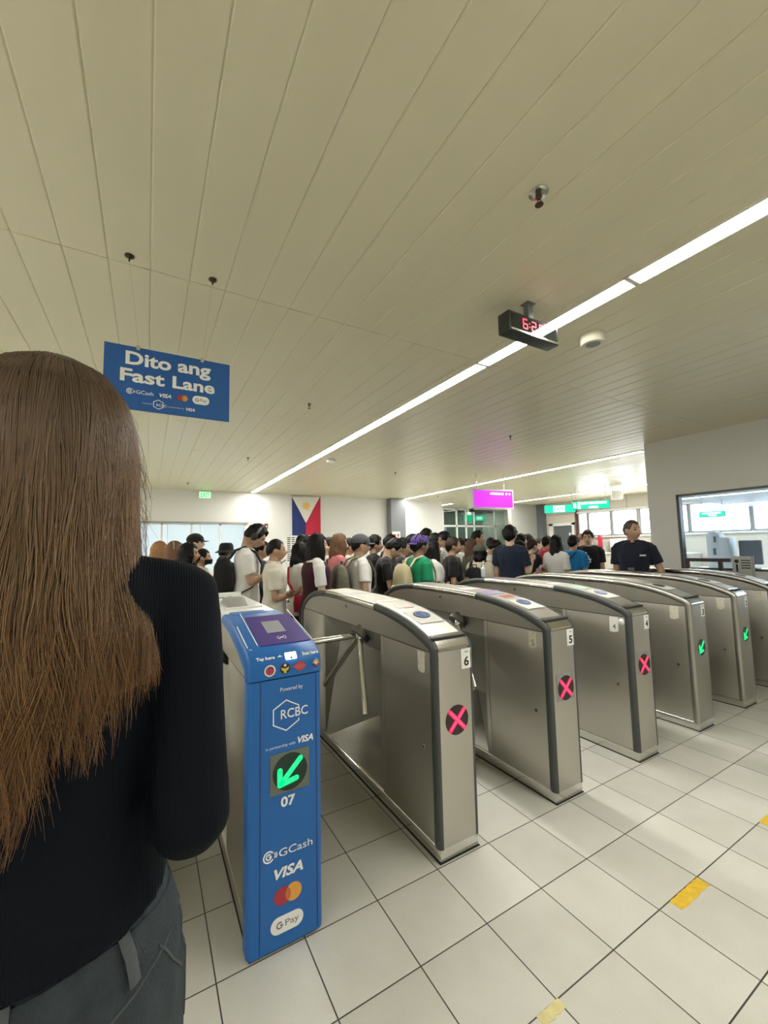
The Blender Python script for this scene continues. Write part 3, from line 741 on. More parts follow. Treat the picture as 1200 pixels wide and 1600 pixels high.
NF = frame((0, -0.0005, 1.0335), (1, 0, 0), V((0, 0.021, 0.021)))
text('lettering', 'Tap here', WHITEINK, t, NF, 0.018, 0.088, -0.008, 0.009, bold=0.03)
text('lettering', 'Scan here', WHITEINK, t, NF, 0.196, 0.262, -0.008, 0.008, bold=0.03)
flat('marker', [[(0.098, 0.0), (0.118, 0.0), (0.108, 0.009)]], WHITEINK, t, NF, 0.001)
LIT = mat('scanner_light', (0.9, 0.9, 0.9), 0.3, emit=(1.0, 0.98, 0.95), estr=3.0)
flat('scanner_window', [rrect(0.128, 0.172, -0.016, 0.014, 0.004)], LIT, t, NF, 0.0015, 0.0015)
flat('scanner_lens', [rrect(0.145, 0.155, -0.016, -0.004, 0.003)], SCREEN, t, NF, 0.0022)
IF = frame((0, -0.0145, 0), (1, 0, 0), (0, 0, 1))
EB = mat('emblem_black', (0.02, 0.02, 0.02), 0.4); EY = mat('emblem_yellow', (0.65, 0.52, 0.06), 0.4); ER = mat('emblem_red', (0.48, 0.05, 0.05), 0.4); EN = mat('emblem_navy', (0.03, 0.05, 0.22), 0.4)
zc = 0.992
flat('emblem', [circ(0.066, zc, 0.021)], WHITEINK, t, IF, 0.0008)
flat('emblem_mark', [circ(0.066, zc, 0.0165)], ER, t, IF, 0.0013)
flat('emblem_mark', stroke(arc(0.069, zc + 0.002, 0.009, 20, 250, 10), 0.004), EN, t, IF, 0.0018)
flat('emblem', [circ(0.124, zc, 0.020)], EB, t, IF, 0.0008)
flat('emblem_mark', [[(0.108, zc + 0.006), (0.112, zc - 0.006), (0.120, zc - 0.010), (0.119, zc - 0.017), (0.129, zc - 0.017), (0.128, zc - 0.010), (0.136, zc - 0.006), (0.140, zc + 0.006), (0.132, zc + 0.001), (0.127, zc + 0.002), (0.124, zc - 0.003), (0.121, zc + 0.002), (0.116, zc + 0.001)]], EY, t, IF, 0.0014)
flat('emblem_mark', [circ(0.124, zc + 0.012, 0.005, 12)], WHITEINK, t, IF, 0.0014)
flat('emblem', [[(0.157, zc), (0.170, zc + 0.013), (0.183, zc + 0.019), (0.196, zc + 0.013), (0.209, zc), (0.196, zc - 0.013), (0.183, zc - 0.019), (0.170, zc - 0.013)]], ER, t, IF, 0.0009)
PK = mat('emblem_pink', (0.62, 0.16, 0.14), 0.4)
flat('emblem_mark', stroke(arc(0.176, zc, 0.006, 0, 360, 14), 0.0025) + stroke(arc(0.190, zc, 0.006, 0, 360, 14), 0.0025) + stroke([(0.160, zc), (0.170, zc)], 0.002) + stroke([(0.196, zc), (0.206, zc)], 0.002), PK, t, IF, 0.0014)
flat('emblem', [[(0.232, zc + 0.002), (0.248, zc + 0.016), (0.264, zc + 0.002), (0.248, zc - 0.012)]], EY, t, IF, 0.0009)
flat('emblem_mark', [[(0.231, zc), (0.248, zc - 0.014), (0.248, zc - 0.006), (0.236, zc + 0.004)]], EN, t, IF, 0.0014)
flat('emblem_mark', [[(0.265, zc), (0.248, zc - 0.014), (0.248, zc - 0.006), (0.260, zc + 0.004)]], ER, t, IF, 0.0014)
flat('emblem_mark', [[(0.244, zc + 0.003), (0.248, zc + 0.011), (0.252, zc + 0.003), (0.248, zc - 0.003)], circ(0.240, zc + 0.014, 0.002, 8), circ(0.248, zc + 0.020, 0.002, 8), circ(0.256, zc + 0.014, 0.002, 8)], WHITEINK, t, IF, 0.0019)
flat('emblem_caption', [[(0.232, zc - 0.022), (0.264, zc - 0.022), (0.264, zc - 0.019), (0.232, zc - 0.019)]], mat('caption_blue', (0.12, 0.2, 0.45), 0.4), t, IF, 0.0009)
text('lettering', 'Powered by', WHITEINK, t, F, 0.106, 0.194, 0.903, 0.922)
hex_mark(t, F, 0.080, 0.178, 0.762, 0.873, 0.108, 0.214, 0.806, 0.840, 0.0042)
text('lettering', 'VISA', WHITEINK, t, F, 0.173, 0.236, 0.703, 0.728, bold=0.035, shear=0.25)
text('lettering', 'in partnership with', WHITEINK, t, F, 0.052, 0.164, 0.702, 0.715)
indicator(t, 'arrow', 0.143, 0.612, 0.066, -0.0122, (0.068, 0.218, 0.540, 0.684, BEZELB), 0.066)
text('number', '07', WHITEINK, t, F, 0.108, 0.163, 0.489, 0.526, bold=0.03)
wallet_mark(t, F, 0.044, 0.230, 0.333, 0.032)
text('lettering', 'VISA', WHITEINK, t, F, 0.083, 0.193, 0.245, 0.282, bold=0.035, shear=0.25)
rings_mark(t, F, 0.083, 0.187, 0.183)
pay_mark(t, F, 0.071, 0.193, 0.058, 0.116)
# white rear top with the scanner bracket
WT = mat('white_top', (0.74, 0.76, 0.74), 0.28)
MB().box(-0.004, 0.262, 0.60, 1.66, 1.085, 1.121).build('top_plate', WT, t, bevel=0.006)
MB().box(0.03, 0.20, 0.56, 0.66, 1.122, 1.1255).build('sticker', BLUE, t)
MB().box(0.03, 0.235, 0.80, 0.83, 1.121, 1.130).build('ridge', WT, t, bevel=0.003)
MB().prism([(0.86, 1.121), (1.18, 1.121), (1.04, 1.165), (0.98, 1.160)], 'x', 0.06, 0.17).build('holder', mat('holder_grey', (0.28, 0.28, 0.27), 0.4), t, bevel=0.004)
MB().tube([(0.04, 1.30, 1.122), (0.03, 1.22, 1.150), (0.08, 1.10, 1.155), (0.10, 1.04, 1.165), (0.14, 1.14, 1.135), (0.18, 1.26, 1.122)], 0.005, 8).build('cable', mat('cable_grey', (0.25, 0.25, 0.25), 0.4), t)
MB().box(-0.004, 0.262, 1.56, 1.64, 1.121, 1.135).build('end_ledge', WT, t, bevel=0.003)
Fs = frame((0.0058, 0, 0), (0, -1, 0), (0, 0, 1))
flat('side_paper', [[(-0.13, 0.83), (-0.085, 0.82), (-0.085, 0.90), (-0.135, 0.915)]], PAPER, t, Fs, 0.001, 0.001)
bumper_part(t, 'edge_trim', CHROME, find(0.46), find(1.37), 0)
arms(t, 0.004, 0.80, 0.885)

# pump bottle standing on turnstile 4
t = thing('pump_bottle', 'clear pump bottle standing on the far end of turnstile 4', 'bottle', (2.94, 3.10, 1.1235))
MB().lathe((0, 0, 0), [(0.022, 0), (0.024, 0.004), (0.024, 0.085), (0.012, 0.10), (0.011, 0.108)], 18).build('bottle_body', mat('clear_plastic', (0.62, 0.68, 0.68), 0.12), t)
b = MB(); b.lathe((0, 0, 0), [(0.013, 0.104), (0.013, 0.118), (0.005, 0.12), (0.005, 0.142)], 14); b.tube([(0, 0, 0.142), (0.022, 0, 0.142)], 0.006, 8); b.build('pump', WHITE, t)

# worn yellow tape on the floor
TAPE = mat('yellow_tape', (0.70, 0.46, 0.03), 0.6, var=0.3, vscale=(40, 40, 40))
TAPEP = mat('yellow_tape_worn', (0.66, 0.58, 0.27), 0.65, var=0.25, vscale=(40, 40, 40))
for (x0, x1, y0, y1, m, lb) in ((1.855, 2.085, 0.928, 0.975, TAPE, 'bright yellow tape patch on the tiles in front of turnstile 5'), (2.752, 2.98, 0.93, 0.978, TAPE, 'yellow tape patch cut off at the frame in front of turnstile 4'), (1.07, 1.17, 0.945, 0.978, TAPEP, 'pale worn yellow tape patch in front of turnstile 6')):
    rr = random.Random(int(x0 * 100)); pts = []
    N_ = 14
    for k in range(N_): pts.append((x0 + (x1 - x0) * k / (N_ - 1), y0 + rr.uniform(-.003, .003)))
    for k in range(N_): pts.append((x1 - (x1 - x0) * k / (N_ - 1), y1 + rr.uniform(-.002, .002)))
    o = flat('floor_tape', [pts], m, None, frame((0, 0, 0), (1, 0, 0), (0, 1, 0)), 0.0012, 0.0010)
    tag(o, lb, 'tape')
# ------------------------------------------------------------------ wall fittings
t = thing('exit_sign', 'small green lit EXIT sign high on the back wall', 'sign', (1.185, YB, 0))
GREEN_E = mat('green_lit', (0.02, 0.4, 0.08), 0.4, emit=(0.03, 1.0, 0.14), estr=0.75)
GREEN_T = mat('teal_lit', (0.01, 0.3, 0.18), 0.4, emit=(0.0, 0.66, 0.33), estr=0.85)
WHITE_E = mat('white_lit', (0.9, 0.9, 0.9), 0.4, emit=(1, 1, 1), estr=0.75)
PALE_E = mat('pale_green_lit', (0.6, 0.8, 0.65), 0.4, emit=(0.50, 1.0, 0.60), estr=0.5)
MB().box(-0.145, 0.145, -0.05, 0, 2.70, 2.88).build('housing', WHITE, t, bevel=0.006)
F = frame((0, -0.0502, 0), (1, 0, 0), (0, 0, 1))
flat('panel', [[(-0.125, 2.715), (0.125, 2.715), (0.125, 2.865), (-0.125, 2.865)]], PALE_E, t, F, 0.002, 0.002)
text('lettering', 'EXIT', GREEN_E, t, F, -0.10, 0.10, 2.73, 2.85, bold=0.03, lift=0.003)

# flag hung from its short side
t = thing('flag', 'blue, white and red flag with yellow sun hung on the back wall', 'flag', (3.76, YB - 0.03, 0))
def flag_part(name, m, inside, y=0.0):
    b = MB(); nx, nz = 28, 28; Wd, H0, H1 = 0.405, 1.80, 2.865
    vs = []
    for j in range(nz + 1):
        for i in range(nx + 1):
            x = -Wd + 2 * Wd * i / nx; z = H0 + (H1 - H0) * j / nz
            fold = 0.010 * sin(x * 22 + z * 1.5) * (1.15 - (z - H0) / (H1 - H0))
            vs.append((x, fold + y, z))
    fs = []; mi = []
    for j in range(nz):
        for i in range(nx):
            fs.append((j * (nx + 1) + i, j * (nx + 1) + i + 1, (j + 1) * (nx + 1) + i + 1, (j + 1) * (nx + 1) + i))
    return vs, fs
def flag_mat():
    m = bpy.data.materials.new('flag_cloth'); m.use_nodes = True
    nt = m.node_tree; N = nt.nodes; L = nt.links; b = N['Principled BSDF']; b.inputs['Roughness'].default_value = 0.8
    tc = N.new('ShaderNodeTexCoord'); s = N.new('ShaderNodeSeparateXYZ'); L.new(tc.outputs['Object'], s.inputs[0])
    def math(op, a, c=None):
        n = N.new('ShaderNodeMath'); n.operation = op
        for i, x in enumerate((a, c)):
            if x is None: continue
            if isinstance(x, (int, float)): n.inputs[i].default_value = x
            else: L.new(x, n.inputs[i])
        return n.outputs[0]
    side = math('GREATER_THAN', s.outputs['X'], -0.02)
    c1 = N.new('ShaderNodeMixRGB'); L.new(side, c1.inputs[0]); c1.inputs[1].default_value = (0.018, 0.035, 0.17, 1); c1.inputs[2].default_value = (0.52, 0.02, 0.055, 1)
    ax = math('ABSOLUTE', math('ADD', s.outputs['X'], 0.02))
    tri = math('LESS_THAN', math('MULTIPLY', ax, 1.80), math('SUBTRACT', s.outputs['Z'], 2.135))
    c2 = N.new('ShaderNodeMixRGB'); L.new(tri, c2.inputs[0]); L.new(c1.outputs[0], c2.inputs[1]); c2.inputs[2].default_value = (0.74, 0.73, 0.70, 1)
    dz = math('SUBTRACT', s.outputs['Z'], 2.60); dx = math('ADD', s.outputs['X'], 0.01)
    r = math('SQRT', math('ADD', math('MULTIPLY', dx, dx), math('MULTIPLY', dz, dz)))
    an = math('ARCTAN2', dz, dx)
    ray = math('MULTIPLY', math('ADD', math('MULTIPLY', math('COSINE', math('MULTIPLY', an, 8.0)), 0.5), 0.5), 0.055)
    sun = math('LESS_THAN', r, math('ADD', ray, 0.075))
    c3 = N.new('ShaderNodeMixRGB'); L.new(sun, c3.inputs[0]); L.new(c2.outputs[0], c3.inputs[1]); c3.inputs[2].default_value = (0.80, 0.52, 0.15, 1)
    L.new(c3.outputs[0], b.inputs['Base Color'])
    return m
vs, fs = flag_part('cloth', None, None)
o = MB().add(vs, fs).build('cloth', flag_mat(), t)
md = o.modifiers.new('thickness', 'SOLIDIFY'); md.thickness = 0.002
MB().tube([(-0.42, 0, 2.868), (0.42, 0, 2.868)], 0.008, 8).build('rod', CHROME, t)

t = thing('fire_alarm', 'small dark red fire alarm call point on the back wall', 'alarm', (2.665, YB, 0))
MB().box(-0.045, 0.045, -0.04, 0, 1.98, 2.105).build('housing', mat('alarm_red', (0.22, 0.02, 0.03), 0.4), t, bevel=0.006)
MB().box(-0.02, 0.02, -0.045, -0.03, 2.01, 2.045).build('alarm_lever', WHITE, t)

t = thing('notice_board', 'white notice board with black list under the flag', 'sign', (3.55, YB, 0))
MB().box(-0.36, 0.36, -0.03, -0.014, 1.05, 1.78).build('board', WHITE, t, bevel=0.004)
F = frame((0, -0.0302, 0), (1, 0, 0), (0, 0, 1))
for xx in (-0.33, -0.21):
    flat('printed_list', [[(xx, 1.12 + 0.05 * k), (xx + 0.09, 1.12 + 0.05 * k), (xx + 0.09, 1.145 + 0.05 * k), (xx, 1.145 + 0.05 * k)] for k in range(13)], INK, t, F)
t = thing('paper_notice', 'white paper notice stuck on the grey column', 'poster', (6.50, 10.50, 0))
MB().box(-0.14, 0.14, -0.003, 0, 1.44, 1.89).build('sheet', PAPER, t)
F = frame((0, -0.0031, 0), (1, 0, 0), (0, 0, 1))
flat('print', [circ(-0.05, 1.78, 0.04, 16), [(0.03, 1.73), (0.10, 1.73), (0.10, 1.82), (0.03, 1.82)]], STICKR, t, F)
flat('print', [[(-0.11, 1.48 + 0.05 * k), (0.11, 1.48 + 0.05 * k), (0.11, 1.495 + 0.05 * k), (-0.11, 1.495 + 0.05 * k)] for k in range(4)], GREYINK, t, F)

# purple illuminated sign
t = thing('lightbox_sign', 'purple illuminated direction sign hanging over the crowd', 'sign', (6.05, 6.0, 0), R(-8))
MB().box(-0.50, 0.50, 0.0, 0.16, 2.16, 2.56).build('housing', WHITE, t, bevel=0.006)
PURP_E = mat('purple_lit', (0.3, 0.02, 0.4), 0.4, emit=(0.68, 0.010, 0.92), estr=0.55)
F = frame((0, 0, 0), (1, 0, 0), (0, 0, 1))
flat('panel', [[(-0.47, 2.19), (0.47, 2.19), (0.47, 2.53), (-0.47, 2.53)]], PURP_E, t, F, 0.003, 0.003)
flat('printed_line', [[(-0.08 + 0.042 * k, 2.448), (-0.044 + 0.042 * k, 2.448), (-0.044 + 0.042 * k, 2.487 + 0.006 * (k % 2)), (-0.08 + 0.042 * k, 2.487 + 0.006 * (k % 2))] for k in range(8)] + [[(x, 2.44), (x + 0.03, 2.468), (x, 2.497), (x - 0.03, 2.468)] for x in (0.32, 0.40)], WHITE_E, t, F, 0.004, 0.001)
for x in (-0.35, 0.35): MB().tube([(x, 0.08, 2.56), (x, 0.08, CE)], 0.010, 8).build('hanger', CHROME, t)
t = thing('surveillance_camera', 'dark camera bracket hanging under the purple sign', 'camera', (5.86, 6.02, 0), R(-8))
MB().box(-0.36, 0.10, 0.0, 0.08, 2.095, 2.135).build('camera_rail', BLACK, t, bevel=0.005)
MB().box(-0.36, -0.30, 0.0, 0.08, 2.135, 2.158).build('bracket', BLACK, t)
MB().box(0.06, 0.16, -0.02, 0.07, 2.085, 2.12).build('camera_body', BLACK, t, bevel=0.008)
def green_sign(name, label, px, w, h, dep, texts, rz, top=CE):
    t = thing(name, label, 'sign', px, rz)
    MB().box(-w / 2, w / 2, 0.0, 0.12, -h / 2, h / 2).build('housing', COLD, t, bevel=0.004)
    F = frame((0, 0, 0), (1, 0, 0), (0, 0, 1))
    flat('panel', [[(-w / 2 + .01, -h / 2 + .01), (w / 2 - .01, -h / 2 + .01), (w / 2 - .01, h / 2 - .01), (-w / 2 + .01, h / 2 - .01)]], GREEN_T, t, F, 0.003, 0.003)
    for p, tx in texts: 
        flat('white_field', [[(p[0], p[2]), (p[1], p[2]), (p[1], p[3]), (p[0], p[3])]], WHITE_E, t, F, 0.004, 0.001)
        if tx: text('lettering', tx, GREEN_T, t, F, p[0] + 0.03, p[1] - 0.03, p[2] + 0.03, p[3] - 0.03, bold=0.03, lift=0.005)
    for x in (-w * 0.4, w * 0.4): MB().tube([(x, 0.06, h / 2), (x, 0.06, top - px[2])], 0.008, 8).build('hanger', CHROME, t)
    return t
green_sign('exit_sign', 'wide green lit EXIT sign hanging near the grey door', (10.12, 7.50, 2.41), 0.82, 0.235, 0, [((-0.17, 0.13, -0.09, 0.09), 'EXIT')], R(-50))
green_sign('direction_sign', 'green lit direction sign with arrow hanging before the bright windows', (9.80, 6.35, 2.40), 0.86, 0.22, 0, [((-0.22, 0.36, 0.02, 0.075), ''), ((-0.05, 0.16, -0.085, -0.03), ''), ((-0.40, -0.34, -0.06, 0.06), ''), ((-0.30, -0.24, -0.09, 0.09), '')], R(-56))
t = green_sign('direction_sign', 'green lit sign seen behind the lift lobby glass', (11.66, 12.70, 2.53), 0.92, 0.26, 0, [((0.10, 0.34, -0.06, 0.06), '')], R(-30))
t = thing('projector', 'small white box hanging by the windows beside the green direction sign', 'box', (10.9, 6.3, 0), R(-50))
MB().box(-0.13, 0.13, -0.1, 0.1, 2.58, 2.80).build('housing', WHITE, t, bevel=0.01)
for x in (-0.1, 0.1): MB().tube([(x, 0, 2.80), (x, 0, CE)], 0.008, 8).build('hanger', CHROME, t)

# low counter under the far windows, things standing on it
t = thing('counter', 'long beige counter under the bright far windows', 'counter', (12.3, 7.2, 0))
MB().box(0.0, 0.60, -1.9, 1.6, 0.0, 1.08).build('counter_body', mat('counter_beige', (0.52, 0.50, 0.44), 0.5), t)
MB().box(-0.04, 0.62, -1.92, 1.62, 1.08, 1.12).build('worktop', WHITE, t, bevel=0.004)
t = thing('red_folder_stand', 'tall red stand on the counter by the far windows', 'stand', (12.5, 7.86, 1.12))
MB().box(-0.05, 0.05, -0.05, 0.05, 0, 0.55).build('stand_body', mat('signal_red', (0.55, 0.02, 0.05), 0.4), t, bevel=0.01)
t = thing('binder', 'grey binder upright next to the red stand on the counter', 'binder', (12.5, 7.66, 1.12))
MB().box(-0.12, 0.12, -0.035, 0.035, 0, 0.34).build('binder_cover', WALLG, t, bevel=0.004)
t = thing('picture_board', 'beige board leaning behind the man in the black tee', 'board', (12.62, 8.35, 1.12))
MB().box(-0.02, 0.02, -0.22, 0.22, 0, 0.50).build('board', mat('kraft', (0.40, 0.33, 0.26), 0.6), t)
t = thing('white_carton', 'white carton on the counter beside the grey binder', 'box', (12.55, 7.25, 1.12))
MB().box(-0.15, 0.15, -0.22, 0.22, 0, 0.42).build('carton', PAPER, t, bevel=0.006)

# inside and before the ticket office
t = thing('office_desk', 'white ticket office desk behind the glass', 'desk', (7.3, 1.6, 0))
MB().box(-0.35, 0.35, -1.4, 1.5, 0.98, 1.03).build('worktop', WHITE, t, bevel=0.005)
MB().box(-0.30, 0.30, -1.35, 1.45, 0.0, 0.98).build('desk_body', WHITE, t)
KI = mat('machine_white', (0.72, 0.76, 0.77), 0.4)
def kiosk(x, y, label, w, h, dark=True):
    t = thing('ticket_machine', label, 'ticket machine', (x, y, 1.03))
    pr = [(-w / 2, 0), (w / 2, 0)] + [(w / 2 * cos(R(a)), h - w / 2 + w / 2 * sin(R(a))) for a in range(0, 181, 20)]
    MB().prism(pr, 'x', -0.09, 0.09).build('casing', KI, t, bevel=0.01)
    MB().box(-0.12, 0.10, -w / 2 - 0.12, -w / 2 - 0.005, 0, h * 0.82).build('side_panel', KI, t, bevel=0.006)
    if dark:
        MB().box(-0.097, -0.085, -0.04, -0.01, h * 0.70, h * 0.86).build('slot', COLG, t)
        MB().box(-0.097, -0.085, -0.03, 0.005, h * 0.36, h * 0.54).build('keypad', COLG, t)
    return t
kiosk(7.3, 2.80, 'rounded white ticket machine on the desk by the office window corner', 0.17, 0.54)
kiosk(7.3, 2.05, 'grey rounded ticket machine farther along the office desk', 0.15, 0.52, False)
t = thing('office_chair_screen', 'dark grey monitor between the two ticket machines', 'monitor', (7.35, 2.42, 1.03))
MB().box(-0.02, 0.02, -0.13, 0.13, 0.06, 0.40).build('screen', COLG, t, bevel=0.02)
MB().box(-0.06, 0.06, -0.08, 0.08, 0, 0.015).build('base', COLG, t); MB().box(-0.015, 0.015, -0.02, 0.02, 0.0, 0.1).build('stem', COLG, t)
t = thing('perforated_panel', 'white perforated panel with rows of round holes behind the office glass', 'panel', (7.25, 1.58, 1.03))
MB().box(-0.01, 0.01, -0.22, 0.22, 0.12, 0.48).build('panel_sheet', KI, t, bevel=0.004)
MB().box(-0.05, 0.05, -0.2, 0.2, 0, 0.12).build('stand', KI, t)
b = MB()
for r in range(5):
    for c in range(7): b.disc((-0.0105, -0.18 + 0.06 * c, 0.17 + 0.065 * r), 0.017, 'x', -0.002, 12)
o = b.build('holes', COLG, t)
t = green_sign('direction_sign', 'green lit sign seen through the ticket office glass', (10.0, 3.86, 1.97), 0.42, 0.115, 0, [((-0.16, 0.14, 0.005, 0.035), ''), ((-0.06, 0.08, -0.035, -0.01), '')], R(-75), SOFF)
BROWN = mat('brown_frame', (0.05, 0.03, 0.032), 0.45)
t = thing('barrier_rail', 'dark brown barrier rail before the ticket office window', 'barrier', (6.18, 2.48, 0))
for y in (-0.14, 0.22):
    MB().box(-0.02, 0.02, y - 0.02, y + 0.02, 0.0, 1.17).build('post', BROWN, t); MB().box(-0.10, 0.10, y - 0.03, y + 0.03, 0, 0.02).build('foot', BROWN, t)
MB().box(-0.02, 0.02, -0.24, 0.24, 1.17, 1.215).build('rail', BROWN, t, bevel=0.003)
t = thing('notice_stand', 'grey notice plate with information symbol beside the brown barrier rail', 'sign', (6.12, 2.10, 0))
MB().box(-0.008, 0.008, -0.10, 0.10, 1.02, 1.245).build('plate', mat('plate_grey', (0.42, 0.42, 0.41), 0.4), t, bevel=0.002)
MB().box(-0.012, 0.012, -0.105, -0.085, 0.0, 1.245).build('post', MULL, t); MB().box(-0.10, 0.10, -0.15, -0.05, 0, 0.02).build('foot', MULL, t)
F = frame((-0.0082, 0, 0), (0, -1, 0), (0, 0, 1))
flat('symbol', [circ(-0.055, 1.185, 0.022, 14)] + stroke([(-0.055, 1.06), (-0.055, 1.15)], 0.02), INK, t, F)
flat('print', [[(-0.015, 1.10 + 0.03 * k), (0.075, 1.10 + 0.03 * k), (0.075, 1.112 + 0.03 * k), (-0.015, 1.112 + 0.03 * k)] for k in range(4)], INK, t, F)
# ------------------------------------------------------------------ people
SKIN = [mat('skin_light', (0.60, 0.40, 0.28), 0.5, var=0.05, vscale=(20, 20, 20)), mat('skin_tan', (0.44, 0.27, 0.175), 0.5, var=0.05, vscale=(20, 20, 20)), mat('skin_brown', (0.29, 0.165, 0.105), 0.5, var=0.05, vscale=(20, 20, 20))]
EYEM = mat('eye_dark', (0.02, 0.014, 0.012), 0.25); LIPM = mat('lip', (0.36, 0.15, 0.12), 0.45)
def hairmat(name, col, var=0.35):
    return mat(name, col, 0.45, 0.0, 0.18, bump=0.5, bscale=(150, 150, 12), var=var, vscale=(120, 120, 9))
HBLK = hairmat('hair_black', (0.0065, 0.0055, 0.0052)); HBRN = hairmat('hair_dark_brown', (0.030, 0.018, 0.012)); HLBR = hairmat('hair_brown', (0.16, 0.085, 0.045)); HORG = hairmat('hair_copper', (0.30, 0.16, 0.07)); HGRY = hairmat('hair_grizzled', (0.07, 0.055, 0.05))
def cloth(name, col, rough=0.85):
    return mat('cloth_' + name, col, rough, 0.0, 0.25, bump=0.5, bscale=(260, 260, 260), var=0.08, vscale=(9, 9, 9), sheen=0.1)

def remesh(b, name, voxel, mats, smooth=4, disp=0.0, dscale=9.0, seed=0.0):
    """one continuous surface from overlapping shapes"""
    me = b.mesh('tmp'); o = bpy.data.objects.new('tmp', me); C.objects.link(o)
    md = o.modifiers.new('r', 'REMESH'); md.mode = 'VOXEL'; md.voxel_size = voxel
    if smooth:
        s_ = o.modifiers.new('s', 'SMOOTH'); s_.factor = 0.5; s_.iterations = smooth
    bpy.context.view_layer.update()
    out = bpy.data.meshes.new_from_object(o.evaluated_get(bpy.context.evaluated_depsgraph_get()))
    bpy.data.objects.remove(o); bpy.data.meshes.remove(me)
    out.name = name
    if disp:
        nv = len(out.vertices); co = [0.0] * nv * 3; no = [0.0] * nv * 3
        out.vertices.foreach_get('co', co); out.vertex_normals.foreach_get('vector', no)
        for i in range(nv):
            x, y, z = co[3 * i] * dscale, co[3 * i + 1] * dscale, co[3 * i + 2] * dscale
            k = disp * (NZ.noise((x * 1.3 + seed, y * 1.3, z * 0.7)) + 0.5 * NZ.noise((x * 2.6, y * 2.6 + seed, z * 1.6)))
            for q in range(3): co[3 * i + q] += no[3 * i + q] * k
        out.vertices.foreach_set('co', co)
    for m in mats: out.materials.append(m)
    out.polygons.foreach_set('use_smooth', [True] * len(out.polygons))
    return out

def head_pts(nu=40, nv=30, fem=False):
    """head about its own centre: 0.225 high, looking along +y"""
    rs = []
    for j in range(nv + 1):
        t = pi * (0.015 + 0.97 * j / nv); cz = -cos(t); r = sin(t); ring = []
        for k in range(nu):
            a = 2 * pi * k / nu; dx, dy, dz = r * cos(a), r * sin(a), cz
            x, y, z = dx * 0.074, dy * 0.095 + 0.002, dz * 0.1125
            if z < 0.0:
                q = min(1, -z / 0.1125)
                x *= 1 - (0.40 if fem else 0.33) * q ** 1.6
                if dy < 0: y *= 1 - 0.62 * q ** 1.2
                else: y = y * (1 + 0.10 * q) + 0.010 * q
            if dy > 0.35 * r + 0.02:
                w = min(1, (dy - 0.3 * r) * 2)
                g = lambda px, pz, sx, sz: math.exp(-((x - px) / sx) ** 2 - ((z - pz) / sz) ** 2)
                y += w * (0.026 * g(0, -0.030, 0.013, 0.020) + 0.012 * g(0, -0.008, 0.010, 0.022) - 0.011 * (g(0.031, 0.002, 0.017, 0.012) + g(-0.031, 0.002, 0.017, 0.012))
                          + 0.004 * g(0, 0.028, 0.05, 0.010) + 0.006 * g(0, -0.064, 0.020, 0.010) + 0.008 * g(0, -0.097, 0.022, 0.013) + 0.004 * (g(0.045, -0.03, 0.02, 0.02) + g(-0.045, -0.03, 0.02, 0.02)))
            ring.append(V((x, y, z)))
        rs.append(ring)
    return rs
def limb(b, a, c, r0, r1, extra=None, n=12):
    a, c = V(a), V(c)
    d = (c - a).normalized()
    pts = [a - d * r0 * 0.6, a - d * r0 * 0.2]; rad = [r0 * 0.45, r0 * 0.92]
    for k in range(0, 7):
        t = k / 6; bulge = (extra or 0) * math.exp(-((t - 0.3) / 0.25) ** 2)
        pts.append(a.lerp(c, t)); rad.append(r0 + (r1 - r0) * t + bulge)
    pts += [c + d * r1 * 0.3, c + d * r1 * 0.7]; rad += [r1 * 0.9, r1 * 0.4]
    b.tube(pts, rad, n)
def torso(b, infl=0.0, zlo=0.80, zhi=1.40, w=1.0, dep=1.0, fem=False, flare=0.0):
    prof = [(0.78, .150, .108, -.012), (.90, .168, .118, -.014), (1.00, .142 if fem else .150, .100, -.004), (1.08, .126 if fem else .144, .094, .004), (1.18, .146 if fem else .156, .108 if not fem else .112, .008),
            (1.27, .160 if fem else .172, .112 if not fem else .116, .002), (1.335, .168 if fem else .182, .092, -.008), (1.375, .120 if fem else .135, .074, -.012), (1.405, .070, .060, -.012)]
    rs = []; n = 26
    zs = [zlo + (zhi - zlo) * k / 16 for k in range(17)]
    for z in zs:
        for p, q in zip(prof, prof[1:]):
            if p[0] <= z <= q[0]:
                t = (z - p[0]) / (q[0] - p[0]); hx, hy, yc = [p[i] + (q[i] - p[i]) * t for i in (1, 2, 3)]; break
        else: hx, hy, yc = (prof[0] if z < prof[0][0] else prof[-1])[1:]
        fl = flare * max(0, (1.2 - z) / 0.4)
        hx = hx * w + infl + fl; hy = hy * dep + infl + fl
        rs.append([(hx * math.copysign(abs(cos(2 * pi * k / n)) ** 0.85, cos(2 * pi * k / n)), yc + hy * math.copysign(abs(sin(2 * pi * k / n)) ** 0.9, sin(2 * pi * k / n)), z) for k in range(n)])
    b.rings(rs)
